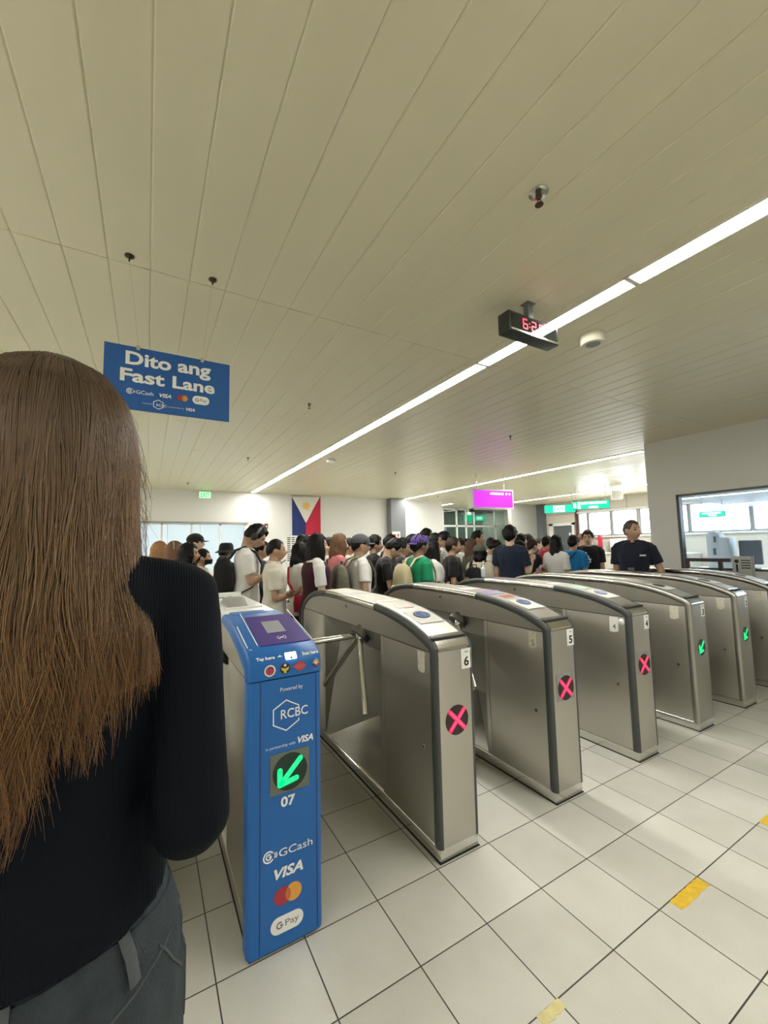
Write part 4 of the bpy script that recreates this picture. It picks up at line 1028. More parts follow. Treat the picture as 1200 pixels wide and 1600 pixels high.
def hand(b, wrist, d, nrm, curl, side):
    """palm, four unequal bent fingers, thumb from the side of the palm"""
    d = V(d).normalized(); nrm = V(nrm); nrm = (nrm - d * nrm.dot(d)).normalized(); s = d.cross(nrm) * side
    w = V(wrist); rs = []
    for t, hw, ht in ((-0.02, .020, .016), (0.0, .024, .017), (0.03, .036, .016), (0.065, .041, .014), (0.088, .039, .011), (0.095, .030, .006)):
        rs.append([w + d * t + s * hw * cos(2 * pi * k / 12) + nrm * ht * sin(2 * pi * k / 12) for k in range(12)])
    b.rings(rs)
    for i, (o, L) in enumerate(((-.030, .062), (-.010, .074), (.010, .080), (.030, .072))):
        p = w + d * 0.080 + s * o; pts = [p]; ang = 0.15
        dirs = d
        for q in (0.46, 0.31, 0.23):
            ang += curl * (0.75 if q > 0.4 else 0.9)
            dirs = d * cos(ang) + nrm * sin(ang)
            p = p + dirs * L * q; pts.append(p)
        b.tube(pts, [.0088, .0082, .0074, .0050], 8)
    p = w + d * 0.022 + s * 0.030; t1 = (d * 0.6 + s * 0.75 + nrm * 0.3).normalized(); t2 = (d * 0.9 + s * 0.2 + nrm * (0.3 + curl * 0.4)).normalized()
    b.tube([p, p + t1 * 0.034, p + t1 * 0.034 + t2 * 0.028, p + t1 * 0.034 + t2 * 0.048], [.0120, .0100, .0090, .0055], 8)

ARM = {'belly': ((.07, -.02, -1), (-.92, .50, .05)), 'down': ((.07, .02, -1), (.03, .20, -1)), 'phone': ((.10, .20, -1), (-.30, .85, .42)), 'hold': ((.13, .02, -1), (-.28, 1, .02)), 'crossed': ((.16, .30, -1), (-.85, .42, .10)),
       'forward': ((.12, .25, -1), (-.12, 1, -.10)), 'strap': ((.22, .22, -1), (-.35, .45, .90)), 'akimbo': ((.42, .0, -1), (.10, .50, -.62)), 'out': ((.30, -.05, -1), (-.10, .35, -1))}
HEADZ = 1.5375
def heads(name, fem, hz=None):
    return
def hair_shell(style, rnd, scale=1.0):
    b = MB(); nu, nv = 44, 22; long_ = {'long': 0.36, 'verylong': 0.46, 'bob': 0.13, 'shoulder': 0.21}.get(style, 0)
    outer = []; inner = []
    for k in range(nu):
        a = 2 * pi * k / nu; f = a if a <= pi else a - 2 * pi      # 0 = face
        fa = abs(f)
        if fa < 0.80: zl = 0.056 - 0.008 * cos(f * 5)
        elif fa < 1.15: zl = 0.058 + (fa - 0.80) / 0.35 * (-0.066)
        elif fa < 1.55: zl = -0.008 + (fa - 1.15) / 0.4 * 0.010
        else: zl = 0.002 - ((fa - 1.55) / (pi - 1.55)) ** 0.6 * 0.080
        if style == 'fade': zl = zl + (0.014 if fa > 1.2 else 0.010)
        th = {'short': .013, 'fade': .007, 'thick': .022, 'bun': .008, 'cap': .006}.get(style, .015)
        drop = 0
        if long_ and fa > 0.95: drop = long_ * min(1, (fa - 0.95) / 0.35 + 0.55) * (0.92 + 0.08 * cos(f * 7))
        thl = math.acos(max(-1, min(1, max(zl, -0.03 if drop else -1) / 0.1125)))
        co, ci = [], []
        for j in range(nv + 1):
            t = j / nv
            if drop: tt = min(1, t / 0.45)
            else: tt = t
            th_ = thl * (0.02 + 0.98 * tt)
            rr = sin(th_); z = cos(th_) * 0.1125
            nzv = NZ.noise(V((sin(a) * 6, cos(a) * 6, z * 30 + rnd))) * 0.45 + NZ.noise(V((sin(a) * 14, cos(a) * 14, tt * 5 + rnd))) * 0.5
            edge = 1 - 0.75 * max(0, (tt - 0.8) / 0.2) * (0 if drop else 1)
            e = th * (1 + nzv) * edge
            p = V((sin(f) * rr * (0.074 + e), cos(f) * rr * (0.095 + e) + 0.002, z + cos(th_) * e))
            q = V((sin(f) * rr * 0.070, cos(f) * rr * 0.090 + 0.002, z - 0.004))
            if drop and t > 0.45:
                s_ = (t - 0.45) / 0.55
                zz = z - drop * s_
                ry = 0.095 + e + 0.02 * s_ if fa > 2 else 0.095 + e
                wid = 1 + 0.10 * sin(s_ * 3) - 0.25 * s_ ** 3
                wav = 0.006 * sin(s_ * 9 + a * 5)
                p = V((sin(f) * (0.074 + e) * wid + wav, cos(f) * ry * wid + 0.002, zz)); q = p * 1.0; q.x *= 0.80; q.y *= 0.82; q.z = zz
            co.append(p); ci.append(q)
        outer.append(co); inner.append(ci)
    vs = [p for c in outer for p in c] + [p for c in inner for p in c]; n1 = nv + 1; off = nu * n1; fs = []
    for k in range(nu):
        k2 = (k + 1) % nu
        for j in range(nv):
            fs.append((k * n1 + j, k2 * n1 + j, k2 * n1 + j + 1, k * n1 + j + 1)); fs.append((off + k * n1 + j + 1, off + k2 * n1 + j + 1, off + k2 * n1 + j, off + k * n1 + j))
        fs.append((k * n1 + nv, k2 * n1 + nv, off + k2 * n1 + nv, off + k * n1 + nv))
    fs.append([k * n1 for k in range(nu)][::-1]); fs.append([off + k * n1 for k in range(nu)])
    b.add(vs, fs)
    if style == 'bun': b.ball((0, -0.10, 0.03), .035, .035, .035)
    if style == 'tail':
        b.tube([(0, -0.09, 0.03), (0, -0.135, 0.02), (0, -0.145, -0.06), (0, -0.125, -0.17), (0, -0.12, -0.22)], [.022, .028, .028, .018, .006], 12)
    return b
def xf(b, Mx):
    b.v = [tuple(Mx @ V(v)) for v in b.v]; return b

HERO = {}
def person(label, x, y, H, head_dir, sex='m', skin=1, hair=('short', HBLK), top=('tee', None), legs=None, armL='down', armR='down', yaw=0, pitch=0, w=1.0, dep=1.0, lean=0, extras=(), voxel=0.0085, group='people queueing behind the turnstiles', shoes=None, name='person', curl=0.5, neck=0.0, armlen=1.0):
    """figure standing at x, y; head_dir = compass heading in degrees clockwise from +y"""
    s = H / 1.65; fem = sex == 'f'
    if top[0] != 'knit': w = w * 0.90
    t = thing(name, label, 'person', (x, y, 0), -R(head_dir), group)
    rnd = random.Random(len(label) * 31 + int(x * 100))
    HM = M.Translation((0, 0.012 + 0.05 * sin(R(pitch)), HEADZ + neck)) @ M.Rotation(-R(yaw), 4, 'Z') @ M.Translation((0, 0, -0.07)) @ M.Rotation(-R(pitch), 4, 'X') @ M.Translation((0, 0, 0.07))
    LM = M.Scale(s, 4) @ M.Translation((0, 0, 0.95)) @ M.Rotation(-R(lean), 4, 'X') @ M.Translation((0, 0, -0.95))   # leans from the hips up
    # joints
    J = {}
    sw = (0.165 if fem else 0.185) * w
    for sd, k, pose in ((-1, 'L', armL), (1, 'R', armR)):
        if isinstance(pose, str): pose = ARM[pose]
        u, f = [V((q[0] * sd, q[1], q[2])).normalized() for q in pose]
        sh = V((sw * sd, -0.008, 1.335)); el = sh + u * 0.275 * armlen; wr = el + f * 0.235
        J[k] = (sh, el, wr, f, u)
    wt = w * (.90 if top[0] == 'knit' else 1)
    b = MB(); torso(b, 0, w=wt, dep=dep, fem=fem)
    b.tube([(0, -0.012, 1.36), (0, -0.008, 1.42), (0, 0.004, 1.47), (0, 0.012, 1.52)], [.062, .054 * (0.9 if fem else 1), .052 * (0.9 if fem else 1), .05], 16)
    b.rings([[HM @ p for p in r] for r in head_pts(fem=fem)])
    for sd in (-1, 1):
        e = MB().ball((0.074 * sd, -0.004, -0.012), 0.011, 0.020, 0.031, 10, 8); xf(e, HM); b.add(e.v, e.f)
    for k in 'LR':
        sh, el, wr, f, u = J[k]
        dz = .038 if top[0] == 'knit' else 0
        b.tube([(0, -.012, 1.372 - dz), (sh.x * .55, -.012, 1.362 - dz), (sh.x * .96, -.008, 1.338 - dz), (sh.x * 1.12, -.008, 1.31)], [.050, .050, .044, .030], 12)
        limb(b, sh, el, .047 * (0.85 if fem else 1), .036, .004); limb(b, el, wr, .037, .025, .004)
    up_n = len(b.v)
    b.v = [tuple(LM @ V(v)) for v in b.v]
    lg = MB()
    for sd in (-1, 1):
        hp = V((.082 * sd, -.01, .86)); kn = V((.092 * sd, .012, .47)); an = V((.095 * sd, -.015, .075))
        limb(lg, hp, kn, .083 * w, .054, .006); limb(lg, kn, an, .054, .036, .012)
        lg.ball((.097 * sd, .045, .035), .040, .115, .034, 12, 8)
    lg.v = [tuple(V(v) * s) for v in lg.v]; b.add(lg.v, lg.f)
    me = remesh(b, 'body', voxel, [SKIN[skin], EYEM, hair[1] if hair else HBLK, LIPM], 3)
    # hands join the same mesh, kept apart from the smoothing so that the fingers stay separate
    hb = MB()
    for sd, k in ((-1, 'L'), (1, 'R')):
        sh, el, wr, f, u = J[k]
        pn = V((-sd, 0.1, 0)) if f.z < -0.6 else V((-sd * 0.5, 0.2, 0.9)) if f.z < 0.3 else V((-sd * 0.6, -0.6, 0.5))
        hand(hb, wr, f, pn, curl, sd)
    xf(hb, LM)
    bm = bmesh.new(); bm.from_mesh(me)
    hm_ = hb.mesh('tmp'); bm.from_mesh(hm_); bpy.data.meshes.remove(hm_)
    HI = (LM @ HM).inverted()
    for fc in bm.faces:
        p = HI @ fc.calc_center_median()
        if p.y > 0.05 and abs(p.z) < 0.12:
            ax = abs(p.x)
            if ((ax - 0.031) / 0.013) ** 2 + ((p.z - 0.001) / 0.0065) ** 2 < 1: fc.material_index = 1
            elif 0.012 < ax < 0.047 and 0.017 < p.z - 0.06 * (0.03 - abs(ax - 0.03)) < 0.024: fc.material_index = 2
            elif ax < 0.021 and abs(p.z + 0.064) < 0.006: fc.material_index = 3
        fc.smooth = True
    bm.to_mesh(me); bm.free()
    bo = bpy.data.objects.new('body', me); C.objects.link(bo); bo.parent = t
    # clothes
    kind, tm = top
    long_s = kind in ('long', 'jacket', 'hoodie'); fit = {'tee': .016, 'polo': .015, 'long': .013, 'jacket': .024, 'hoodie': .022, 'vest': .014, 'knit': .007}[kind if kind in ('tee', 'polo', 'long', 'jacket', 'hoodie', 'vest', 'knit') else 'tee']
    b = MB(); torso(b, fit, zlo=0.82 if kind != 'knit' else 0.962, zhi=1.400, w=wt, dep=dep, fem=fem, flare=0.012 if kind != 'knit' else 0.024)
    for k in 'LR':
        sh, el, wr, f, u = J[k]; q = .9 if fem else 1
        dz = .030 if kind == 'knit' else 0
        b.tube([(0, -.012, 1.368 - dz), (sh.x * .55, -.012, 1.362 - dz), (sh.x * .96, -.008, 1.340 - dz * .6), (sh.x * 1.15, -.008, 1.305)], [.050 + fit * .6, .050 + fit * .6, .047 + fit * .7, .032 + fit * .6], 14)
        if long_s or kind == 'knit':
            g = fit * 0.7
            limb(b, sh, el, .050 * q + g, .039 + g, .003); limb(b, el, el.lerp(wr, 0.94), .041 + g, .031 + g, .002)
        else:
            e2 = sh.lerp(el, 0.70)
            b.tube([sh - u * 0.03, sh, sh.lerp(e2, .5), e2], [.035, .062 * q, .062 * q, .066 * q], 14)
    xf(b, LM)
    so = bpy.data.objects.new({'tee': 'shirt', 'polo': 'polo_shirt', 'long': 'shirt', 'jacket': 'jacket', 'hoodie': 'hoodie', 'vest': 'blouse', 'knit': 'sweater'}[kind], remesh(b, 'top', voxel * 1.05, [tm], 6 if kind != 'knit' else 14, 0.006 if kind != 'knit' else 0.002, 9.0, rnd.random() * 50))
    C.objects.link(so); so.parent = t
    if kind in ('polo',):
        b = MB(); b.tube([(0.062 * sin(R(a)), 0.052 * cos(R(a)) - 0.008 + 0.012 * cos(R(a)), 1.405 + 0.012 * (1 - cos(R(a))) * 0.7) for a in range(20, 341, 20)], 0.014, 8, flat=1.0); xf(b, LM)
        b.build('collar', tm, t)
    if legs is not None:
        b = MB()
        for sd in (-1, 1):
            hp = V((.082 * sd, -.012, .86)); kn = V((.094 * sd, .010, .47)); an = V((.097 * sd, -.015, .085))
            limb(b, hp, kn, .096 * w, .068, .002); limb(b, kn, an, .068, .060)
        ease = .008 if kind != 'knit' else .009
        b.rings([[((.165 * w + ease - g_) * cos(2 * pi * k / 24), -.013 + (.116 * dep + ease - g_) * sin(2 * pi * k / 24), z) for k in range(24)] for z, g_ in ((.80, 0), (.86, 0), (.91, 0), (.985, 0 if kind != 'knit' else .026))])
        b.v = [tuple(V(v) * s) for v in b.v]
        po = bpy.data.objects.new('trousers', remesh(b, 'trousers', voxel * 1.1, [legs], 3, 0.004, 10.0, rnd.random() * 50)); C.objects.link(po); po.parent = t
    for sd in (-1, 1):
        b = MB(); c = .097 * sd
        rs = []
        for yy, hw, hh in ((-.075, .026, .060), (-.065, .036, .075), (-.02, .042, .085), (.03, .045, .070), (.09, .048, .050), (.135, .044, .040), (.160, .025, .025)):
            rs.append([(c + hw * cos(R(a)), yy, max(0.0, hh * (0.5 + 0.5 * sin(R(a))))) for a in range(0, 360, 24)])
        b.rings(rs); b.v = [tuple(V(v) * s) for v in b.v]
        b.build('shoe', shoes or (WHITE if rnd.random() < .4 else BLACK), t)
    # hair, caps, glasses
    T = LM @ HM
    if hair and hair[0] not in ('none',):
        xf(hair_shell(hair[0], rnd.random() * 30), T).build('hair', hair[1], t, angle=80)
    for ex in extras:
        k = ex[0]
        if k in ('cap', 'capback'):
            b = MB(); rs = []
            for th in range(3, 100, 8):
                z = cos(R(min(th, 88))) * 0.094 + 0.036 - (0.012 if th > 88 else 0); r = sin(R(min(th, 90)))
                rs.append([(r * .092 * sin(2 * pi * q / 24), r * .112 * cos(2 * pi * q / 24) + 0.0, z) for q in range(24)])
            rs.append([(p[0] * .9, p[1] * .9, p[2]) for p in rs[-1]]); b.rings(rs)
            sg = 1 if k == 'cap' else -1
            pr = []
            for q in range(-4, 5):
                a = q / 4 * 1.05; pr.append([(sin(a) * .085, sg * (cos(a) * .100), .030), (sin(a) * .075, sg * (cos(a) * .165 + .01), .022 - 0.012 * abs(sin(a))), (sin(a) * .075, sg * (cos(a) * .165 + .01), .018 - 0.012 * abs(sin(a))), (sin(a) * .083, sg * (cos(a) * .098), .022)])
            b.rings(pr)
            xf(b, T).build('cap', ex[1], t, angle=60)
        if k == 'bucket':
            b = MB(); b.lathe((0, 0, 0), [(.01, .135), (.07, .130), (.092, .10), (.100, .045), (.102, .03), (.150, .000), (.148, -.006), (.098, .022)], 28); xf(b, T).build('bucket_hat', ex[1], t)
        if k == 'headphones':
            b = MB(); b.tube([(.092 * sin(R(a)), 0.0, .005 + .118 * cos(R(a))) for a in range(-95, 96, 10)], .011, 8, flat=1.4); xf(b, T).build('headphones', ex[1], t)
            for sd in (-1, 1): xf(MB().ball((.096 * sd, -.002, -.012), .022, .034, .042, 14, 10), T).build('ear_cup', BLACK, t)
        if k == 'headband': xf(MB().tube([(.094 * sin(R(a)), -.02, .115 * cos(R(a)) + .012) for a in range(-80, 81, 10)], .007, 8), T).build('headband', ex[1], t)
        if k == 'mask':
            b = MB(); rs = []
            for j in range(7):
                z = -.030 - .062 * j / 6; q = j / 6
                rs.append([(.070 * (1 - .35 * q) * sin(R(a)), (.112 - .010 * q) * cos(R(a)) * (1.0) + .004 + 0.012 * math.exp(-(a / 25) ** 2), z) for a in range(-75, 76, 10)])
            b.rings(rs, caps=False, closed=False); o = xf(b, T).build('face_mask', ex[1], t); md = o.modifiers.new('thickness', 'SOLIDIFY'); md.thickness = .003
        if k == 'vest':   # sleeveless overlay
            b = MB(); torso(b, .024, zlo=0.50 if len(ex) > 2 else 0.82, zhi=1.375, w=w * 0.97, dep=dep, fem=fem, flare=0.012); xf(b, LM); vo = bpy.data.objects.new('vest', remesh(b, 'vest', .009, [ex[1]], 3, .004, 9, 3.3)); C.objects.link(vo); vo.parent = t
        if k == 'print':
            F_ = LM @ frame((0, .118 * dep + fit + .006, 1.20), (-1, 0, 0), (0, 0.02, 1))
            flat('shirt_print', [[(-.045, -.05), (-.030, -.05), (.0, .055), (-.012, .055)], [(.045, -.05), (.030, -.05), (.0, .055), (.012, .055)], [(-.05, -.012), (.05, -.012), (.05, .004), (-.05, .004)], [(-.03, -.05), (.03, -.05), (.03, -.062), (-.03, -.062)], circ(-.02, .10, .010, 10)], WHITEINK, t, F_, .006, .012)
        if k == 'badge':
            F_ = LM @ frame((.02, .125 * dep + fit, 1.03), (-1, 0, 0), (0, 0.0, 1))
            flat('id_card', [rrect(-.027, .027, -.045, .045, .006)], PAPER, t, F_, .012, .012); flat('id_photo', [circ(0, -.005, .016, 14)], GREYINK, t, F_, .0135, .002); flat('id_holder', [rrect(-.03, .03, .045, .085, .005)], MATS['anodised_dark'], t, F_, .012, .010)
            F_ = LM @ frame((-.10, .108 * dep + fit, 1.25), (-1, 0, 0), (0, 0.05, 1)); flat('embroidery', [rrect(-.03, .03, -.008, .008, .004)], STICK, t, F_, .008, .008)
        if k == 'watch': 
            sh, el, wr, f, u = J['R']; q = el.lerp(wr, .93); b = MB().tube([q - f * .012, q + f * .012], [.031, .031], 14); xf(b, LM).build('watch', ex[1], t)
    t['_s'] = s
    W = M.Translation((x, y, 0)) @ M.Rotation(-R(head_dir), 4, 'Z')
    return t, W @ LM, J, W
def backpack(label, WL, m, m2, sc_=1.0, dy=0.0, pocket=True, name='backpack'):
    """worn on the back: body, pocket, two shoulder straps"""
    t = thing(name, label, 'backpack', tuple(WL @ V((0, -0.22, 1.12)))); t.rotation_euler = WL.to_euler(); base = M.Translation(t.location) @ WL.to_euler().to_matrix().to_4x4(); iv = base.inverted()
    A = iv @ WL
    def put(b, nm, mm, **k): return xf(b, A).build(nm, mm, t, **k)
    b = MB(); rs = []
    for z, hx, hy in ((.86, .11, .045), (.87, .135, .07), (.95, .150, .085), (1.10, .150, .082), (1.22, .140, .070), (1.30, .115, .050), (1.335, .07, .025)):
        rs.append([(hx * sc_ * math.copysign(abs(cos(2 * pi * k / 20)) ** .6, cos(2 * pi * k / 20)), -.225 - dy + hy * sc_ * math.copysign(abs(sin(2 * pi * k / 20)) ** .6, sin(2 * pi * k / 20)), z) for k in range(20)])
    put(b.rings(rs), 'bag_body', m)
    if pocket:
        b = MB(); rs = []
        for z, hx, hy in ((.885, .09, .02), (.90, .11, .035), (1.00, .115, .045), (1.08, .105, .035), (1.10, .08, .015)):
            rs.append([(hx * sc_ * math.copysign(abs(cos(2 * pi * k / 20)) ** .6, cos(2 * pi * k / 20)), -.300 - dy + hy * math.copysign(abs(sin(2 * pi * k / 20)) ** .6, sin(2 * pi * k / 20)), z) for k in range(20)])
        put(b.rings(rs), 'bag_pocket', m2)
        put(MB().tube([(-.10 * sc_, -.318 - dy, 1.07), (0, -.335 - dy, 1.075), (.10 * sc_, -.318 - dy, 1.07)], .005, 6), 'zip', BLACK)
    put(MB().tube([(-.03, -.20 - dy, 1.33), (-.025, -.20 - dy, 1.37), (.025, -.20 - dy, 1.37), (.03, -.20 - dy, 1.33)], .008, 8), 'grab_handle', m2)
    for sd in (-1, 1):
        put(MB().tube([(.085 * sd, -.17 - dy, 1.30), (.095 * sd, -.11, 1.385), (.10 * sd, -.02, 1.415), (.105 * sd, .085, 1.36), (.115 * sd, .142, 1.24), (.140 * sd, .132, 1.10), (.172 * sd, .05, 1.02), (.165 * sd, -.10, .95), (.12 * sd, -.17 - dy, .92)], [.016, .021, .022, .022, .021, .018, .012, .010, .010], 8, flat=0.5, ref=(0, 0, 1)), 'shoulder_strap', m2)
    return t
def sling(label, WL, m, side=1, zb=0.90, front=False, name='shoulder_bag', size=1.0, yb=None, strap_m=None):
    """cross-body bag with its strap"""
    yb = (0.16 if front else -0.02) if yb is None else yb; xb = (.05 if front else .24) * side
    t = thing(name, label, 'bag', tuple(WL @ V((xb, yb, zb)))); t.rotation_euler = WL.to_euler(); A = (M.Translation(t.location) @ WL.to_euler().to_matrix().to_4x4()).inverted() @ WL
    b = MB(); rs = []
    for z, hx, hy in ((-.10, .10, .03), (-.095, .12, .045), (.0, .125, .05), (.07, .115, .035), (.085, .10, .02)):
        h1, h2 = (hx, hy) if front else (hy, hx)
        rs.append([(xb + h1 * size * math.copysign(abs(cos(2 * pi * k / 18)) ** .6, cos(2 * pi * k / 18)), yb + h2 * size * math.copysign(abs(sin(2 * pi * k / 18)) ** .6, sin(2 * pi * k / 18)), zb + z * size) for k in range(18)])
    xf(b.rings(rs), A).build('bag_body', m, t)
    pts = [(xb + .06 * side, yb, zb + .06), (.19 * side, .10, 1.08), (.06 * side, .150, 1.22), (-.075 * side, .10, 1.37), (-.10 * side, -.01, 1.412), (-.07 * side, -.11, 1.36), (.06 * side, -.155, 1.20), (.19 * side, -.10, 1.05), (xb, yb - .05, zb + .06)]
    xf(MB().tube(pts, .014, 8, flat=0.4, ref=(0, 1, 0)), A).build('strap', strap_m or m, t)
    return t
def phone(label, WL, J, side='R', m=None):
    sh, el, wr, f, u = J[side]; sd = 1 if side == 'R' else -1
    t = thing('smartphone', label, 'phone', tuple(WL @ (wr + f * 0.10 + V((0, -.012, .028))))); t.rotation_euler = WL.to_euler()
    b = MB().box(-.036, .036, -.004, .004, -.075, .075); Mx = M.Rotation(R(-55), 4, 'X')
    xf(b, Mx).build('casing', m or BLACK, t, bevel=.003)
    xf(MB().box(-.033, .033, -.0052, -.0038, -.070, .070), Mx).build('screen', SCREEN, t)
    return t
def at(px, dep):
    """bearing of the photo column px, and the spot dep metres along the view axis"""
    a = YAW + math.atan((px - 600) / FPX); r = dep / cos(a - YAW) 
    return r * sin(a), r * cos(a), math.degrees(a)
# ---- clothes
c_white = cloth('white', (0.74, 0.73, 0.70)); c_cream = cloth('cream', (0.66, 0.63, 0.53)); c_black = cloth('black', (0.012, 0.012, 0.013)); c_navy = cloth('navy', (0.014, 0.020, 0.040)); c_char = cloth('charcoal', (0.045, 0.047, 0.05))
c_grey = cloth('grey', (0.30, 0.30, 0.29)); c_green = cloth('green', (0.010, 0.27, 0.12)); c_red = cloth('red', (0.52, 0.04, 0.06)); c_pink = cloth('pink', (0.70, 0.24, 0.25)); c_blue = cloth('blue', (0.015, 0.20, 0.48)); c_maroon = cloth('maroon', (0.040, 0.009, 0.018)); c_wine = cloth('wine', (0.13, 0.015, 0.035))
c_beige = cloth('beige', (0.56, 0.51, 0.38)); c_khaki = cloth('khaki', (0.46, 0.41, 0.24)); c_olive = cloth('olive', (0.085, 0.080, 0.055)); c_purple = cloth('purple', (0.10, 0.06, 0.26)); c_jean = cloth('denim', (0.035, 0.05, 0.085)); c_brown = cloth('brown', (0.10, 0.06, 0.04)); c_capgrey = cloth('cap_grey', (0.085, 0.088, 0.095)); c_redbag = cloth('red_bag', (0.60, 0.04, 0.07)); c_uni = cloth('uniform_navy', (0.010, 0.013, 0.026))
CAMO = mat('camouflage', (0.13, 0.125, 0.09), 0.85, var=0.75, vscale=(26, 26, 26))
# label, px, depth, height, rel (0 away, 90 facing the photo's right side, 180 towards the viewer), keywords
P = {}
def put(key, label, px, away, H, rel, **k):
    x, y, brg = at(px, away)
    P[key] = person(label, x, y, H, brg + rel, **k); P[key + '_p'] = (x, y)
put('a', 'person with copper hair mostly behind the woman with long hair', 247, 5.30, 1.568, 85, sex='f', skin=0, hair=('shoulder', HORG), top=('tee', c_char), legs=c_jean)
put('b', 'woman with brown hair and grey headband in profile by the frosted window', 271, 4.55, 1.547, 82, sex='f', skin=0, hair=('shoulder', HLBR), top=('tee', c_brown), legs=c_jean, extras=[('headband', c_grey)])
put('c', 'tall man in black cap in front of the frosted window', 303, 5.60, 1.668, 95, skin=0, hair=('short', HBRN), top=('tee', c_black), legs=c_jean, extras=[('cap', c_black)])
put('d', 'woman with short black hair in profile before the frosted window', 292, 4.15, 1.522, 95, sex='f', skin=1, hair=('bob', HBLK), top=('tee', c_char), legs=c_jean, voxel=.007)
put('e', 'short person in black face mask looking along the queue', 315, 4.93, 1.464, 95, sex='f', skin=1, hair=('bun', HBLK), top=('tee', c_beige), legs=c_jean, extras=[('mask', c_black)])
put('f', 'person in black bucket hat behind the man with headphones', 352, 5.32, 1.522, 60, skin=1, hair=('short', HBLK), top=('hoodie', c_black), legs=c_jean, extras=[('bucket', c_black)])
put('g', 'man in white shirt and black headphones bent over his phone', 386, 4.35, 1.719, 92, skin=1, hair=('thick', HBLK), top=('tee', c_white), legs=c_black, armL='phone', armR='phone', pitch=34, extras=[('headphones', mat('headphone_grey', (0.12, 0.14, 0.15), 0.3))], voxel=.007)
put('h', 'person in dark hooded jacket between headphones man and cream polo man', 405, 5.00, 1.543, 98, skin=1, hair=('thick', HBLK), top=('hoodie', c_navy), legs=c_black, armR='hold')
put('i', 'man in cream polo shirt with very short hair in profile', 428, 4.02, 1.539, 88, skin=1, hair=('fade', HBLK), top=('polo', c_cream), legs=c_black, armL='belly', armR=((.05, .05, -1), (-.75, .75, .02)), voxel=.0062, w=1.05)
put('j', 'woman with long black hair in white top carrying a red tote', 467, 4.45, 1.509, 72, sex='f', skin=0, hair=('shoulder', HBLK), top=('tee', c_white), legs=c_black)
put('k', 'dark haired man whose head shows under the flag', 472, 5.90, 1.631, 80, skin=1, hair=('thick', HBLK), top=('tee', c_black), legs=c_jean)
put('l', 'woman in maroon vest over white sleeves with long straight black hair', 493, 3.98, 1.579, 78, sex='f', skin=0, hair=('long', HBLK), top=('vest', c_white), legs=c_maroon, armL='hold', armR=((.07, .1, -1), (-.3, .8, -.35)), extras=[('vest', c_maroon, 1)], w=1.12, dep=1.1, voxel=.007)
put('m', 'person in white top with dark hair behind the pink shirt woman', 512, 5.25, 1.570, 80, sex='f', skin=0, hair=('short', HBLK), top=('tee', c_white), legs=c_jean)
put('n', 'woman in pink shirt with brown shoulder length hair and black strap', 527, 4.65, 1.597, 70, sex='f', skin=0, hair=('shoulder', HLBR), top=('tee', c_pink), legs=c_jean)
put('o', 'person in pale shirt seen behind grey cap man', 543, 5.60, 1.565, 80, skin=1, hair=('short', HBLK), top=('tee', c_cream), legs=c_jean)
put('p', 'man in white tee and charcoal cap wearing a camouflage backpack', 560, 4.29, 1.573, 72, skin=1, hair=('fade', HBLK), top=('tee', c_white), legs=c_jean, extras=[('cap', c_capgrey)], armR='out', voxel=.007)
put('q', 'man in black shirt with round black hair behind the bent man', 583, 5.33, 1.585, 78, skin=1, hair=('thick', HBLK), top=('tee', c_black), legs=c_jean)
put('r', 'big man in black shirt bent forward with folded arms', 598, 4.74, 1.550, 92, skin=0, hair=('thick', HBLK), top=('tee', c_black), legs=c_black, armL='crossed', armR='crossed', pitch=30, lean=6, w=1.18, dep=1.2, voxel=.007)
put('s', 'tall dark haired man in front of the grey column', 604, 6.35, 1.62, 95, skin=1, hair=('thick', HBLK), top=('tee', c_black), legs=c_jean, armR='phone', pitch=15)
put('t', 'young person in navy shirt with bowl cut hair and grey shoulder strap', 626, 5.10, 1.532, 88, skin=1, hair=('thick', HBLK), top=('tee', c_navy), legs=c_jean)
put('u', 'dark haired person in black behind the purple cap', 642, 5.47, 1.587, 90, skin=1, hair=('thick', HBLK), top=('tee', c_black), legs=c_jean)
put('v', 'tallest man in the middle of the queue, dark hair, above the purple cap', 664, 6.55, 1.717, 85, skin=2, hair=('short', HBLK), top=('tee', c_char), legs=c_jean)
put('w', 'person in green shirt and purple cap wearing a khaki backpack', 653, 4.44, 1.561, 58, skin=2, hair=('thick', HBLK), top=('tee', c_green), legs=c_jean, extras=[('capback', c_purple)], voxel=.007)
put('x', 'person with dark hair glancing back beside the purple cap', 677, 5.66, 1.612, 95, skin=1, hair=('short', HBLK), top=('tee', c_grey), legs=c_jean)
put('y', 'woman in white tee with very long black hair next to green shirt', 673, 4.87, 1.497, 68, sex='f', skin=1, hair=('verylong', HBLK), top=('tee', c_white), legs=c_jean, armL='belly', armR='belly', w=1.1, dep=1.15, voxel=.007)
put('z', 'man in white collared shirt with black hair before the lift lobby', 688, 6.10, 1.640, 90, skin=1, hair=('thick', HBLK), top=('polo', c_white), legs=c_jean, pitch=12)
put('aa', 'man in black tee with short brown hair carrying a black sling bag', 705, 5.10, 1.542, 85, skin=1, hair=('short', HBRN), top=('tee', c_black), legs=c_black, armL='belly', armR='belly')
put('bb', 'person in white shirt with short hair facing the lift lobby', 717, 6.65, 1.546, 60, skin=0, hair=('short', HBRN), top=('tee', c_white), legs=c_jean)
put('cc', 'person far back near the lobby with small dark head', 727, 7.20, 1.545, 80, skin=1, hair=('short', HBLK), top=('tee', c_char), legs=c_jean)
put('dd', 'woman with long brown hair behind the olive cap', 734, 6.04, 1.527, 55, sex='f', skin=0, hair=('long', hairmat('hair_chestnut', (0.09, 0.05, 0.03))), top=('tee', c_olive), legs=c_jean)
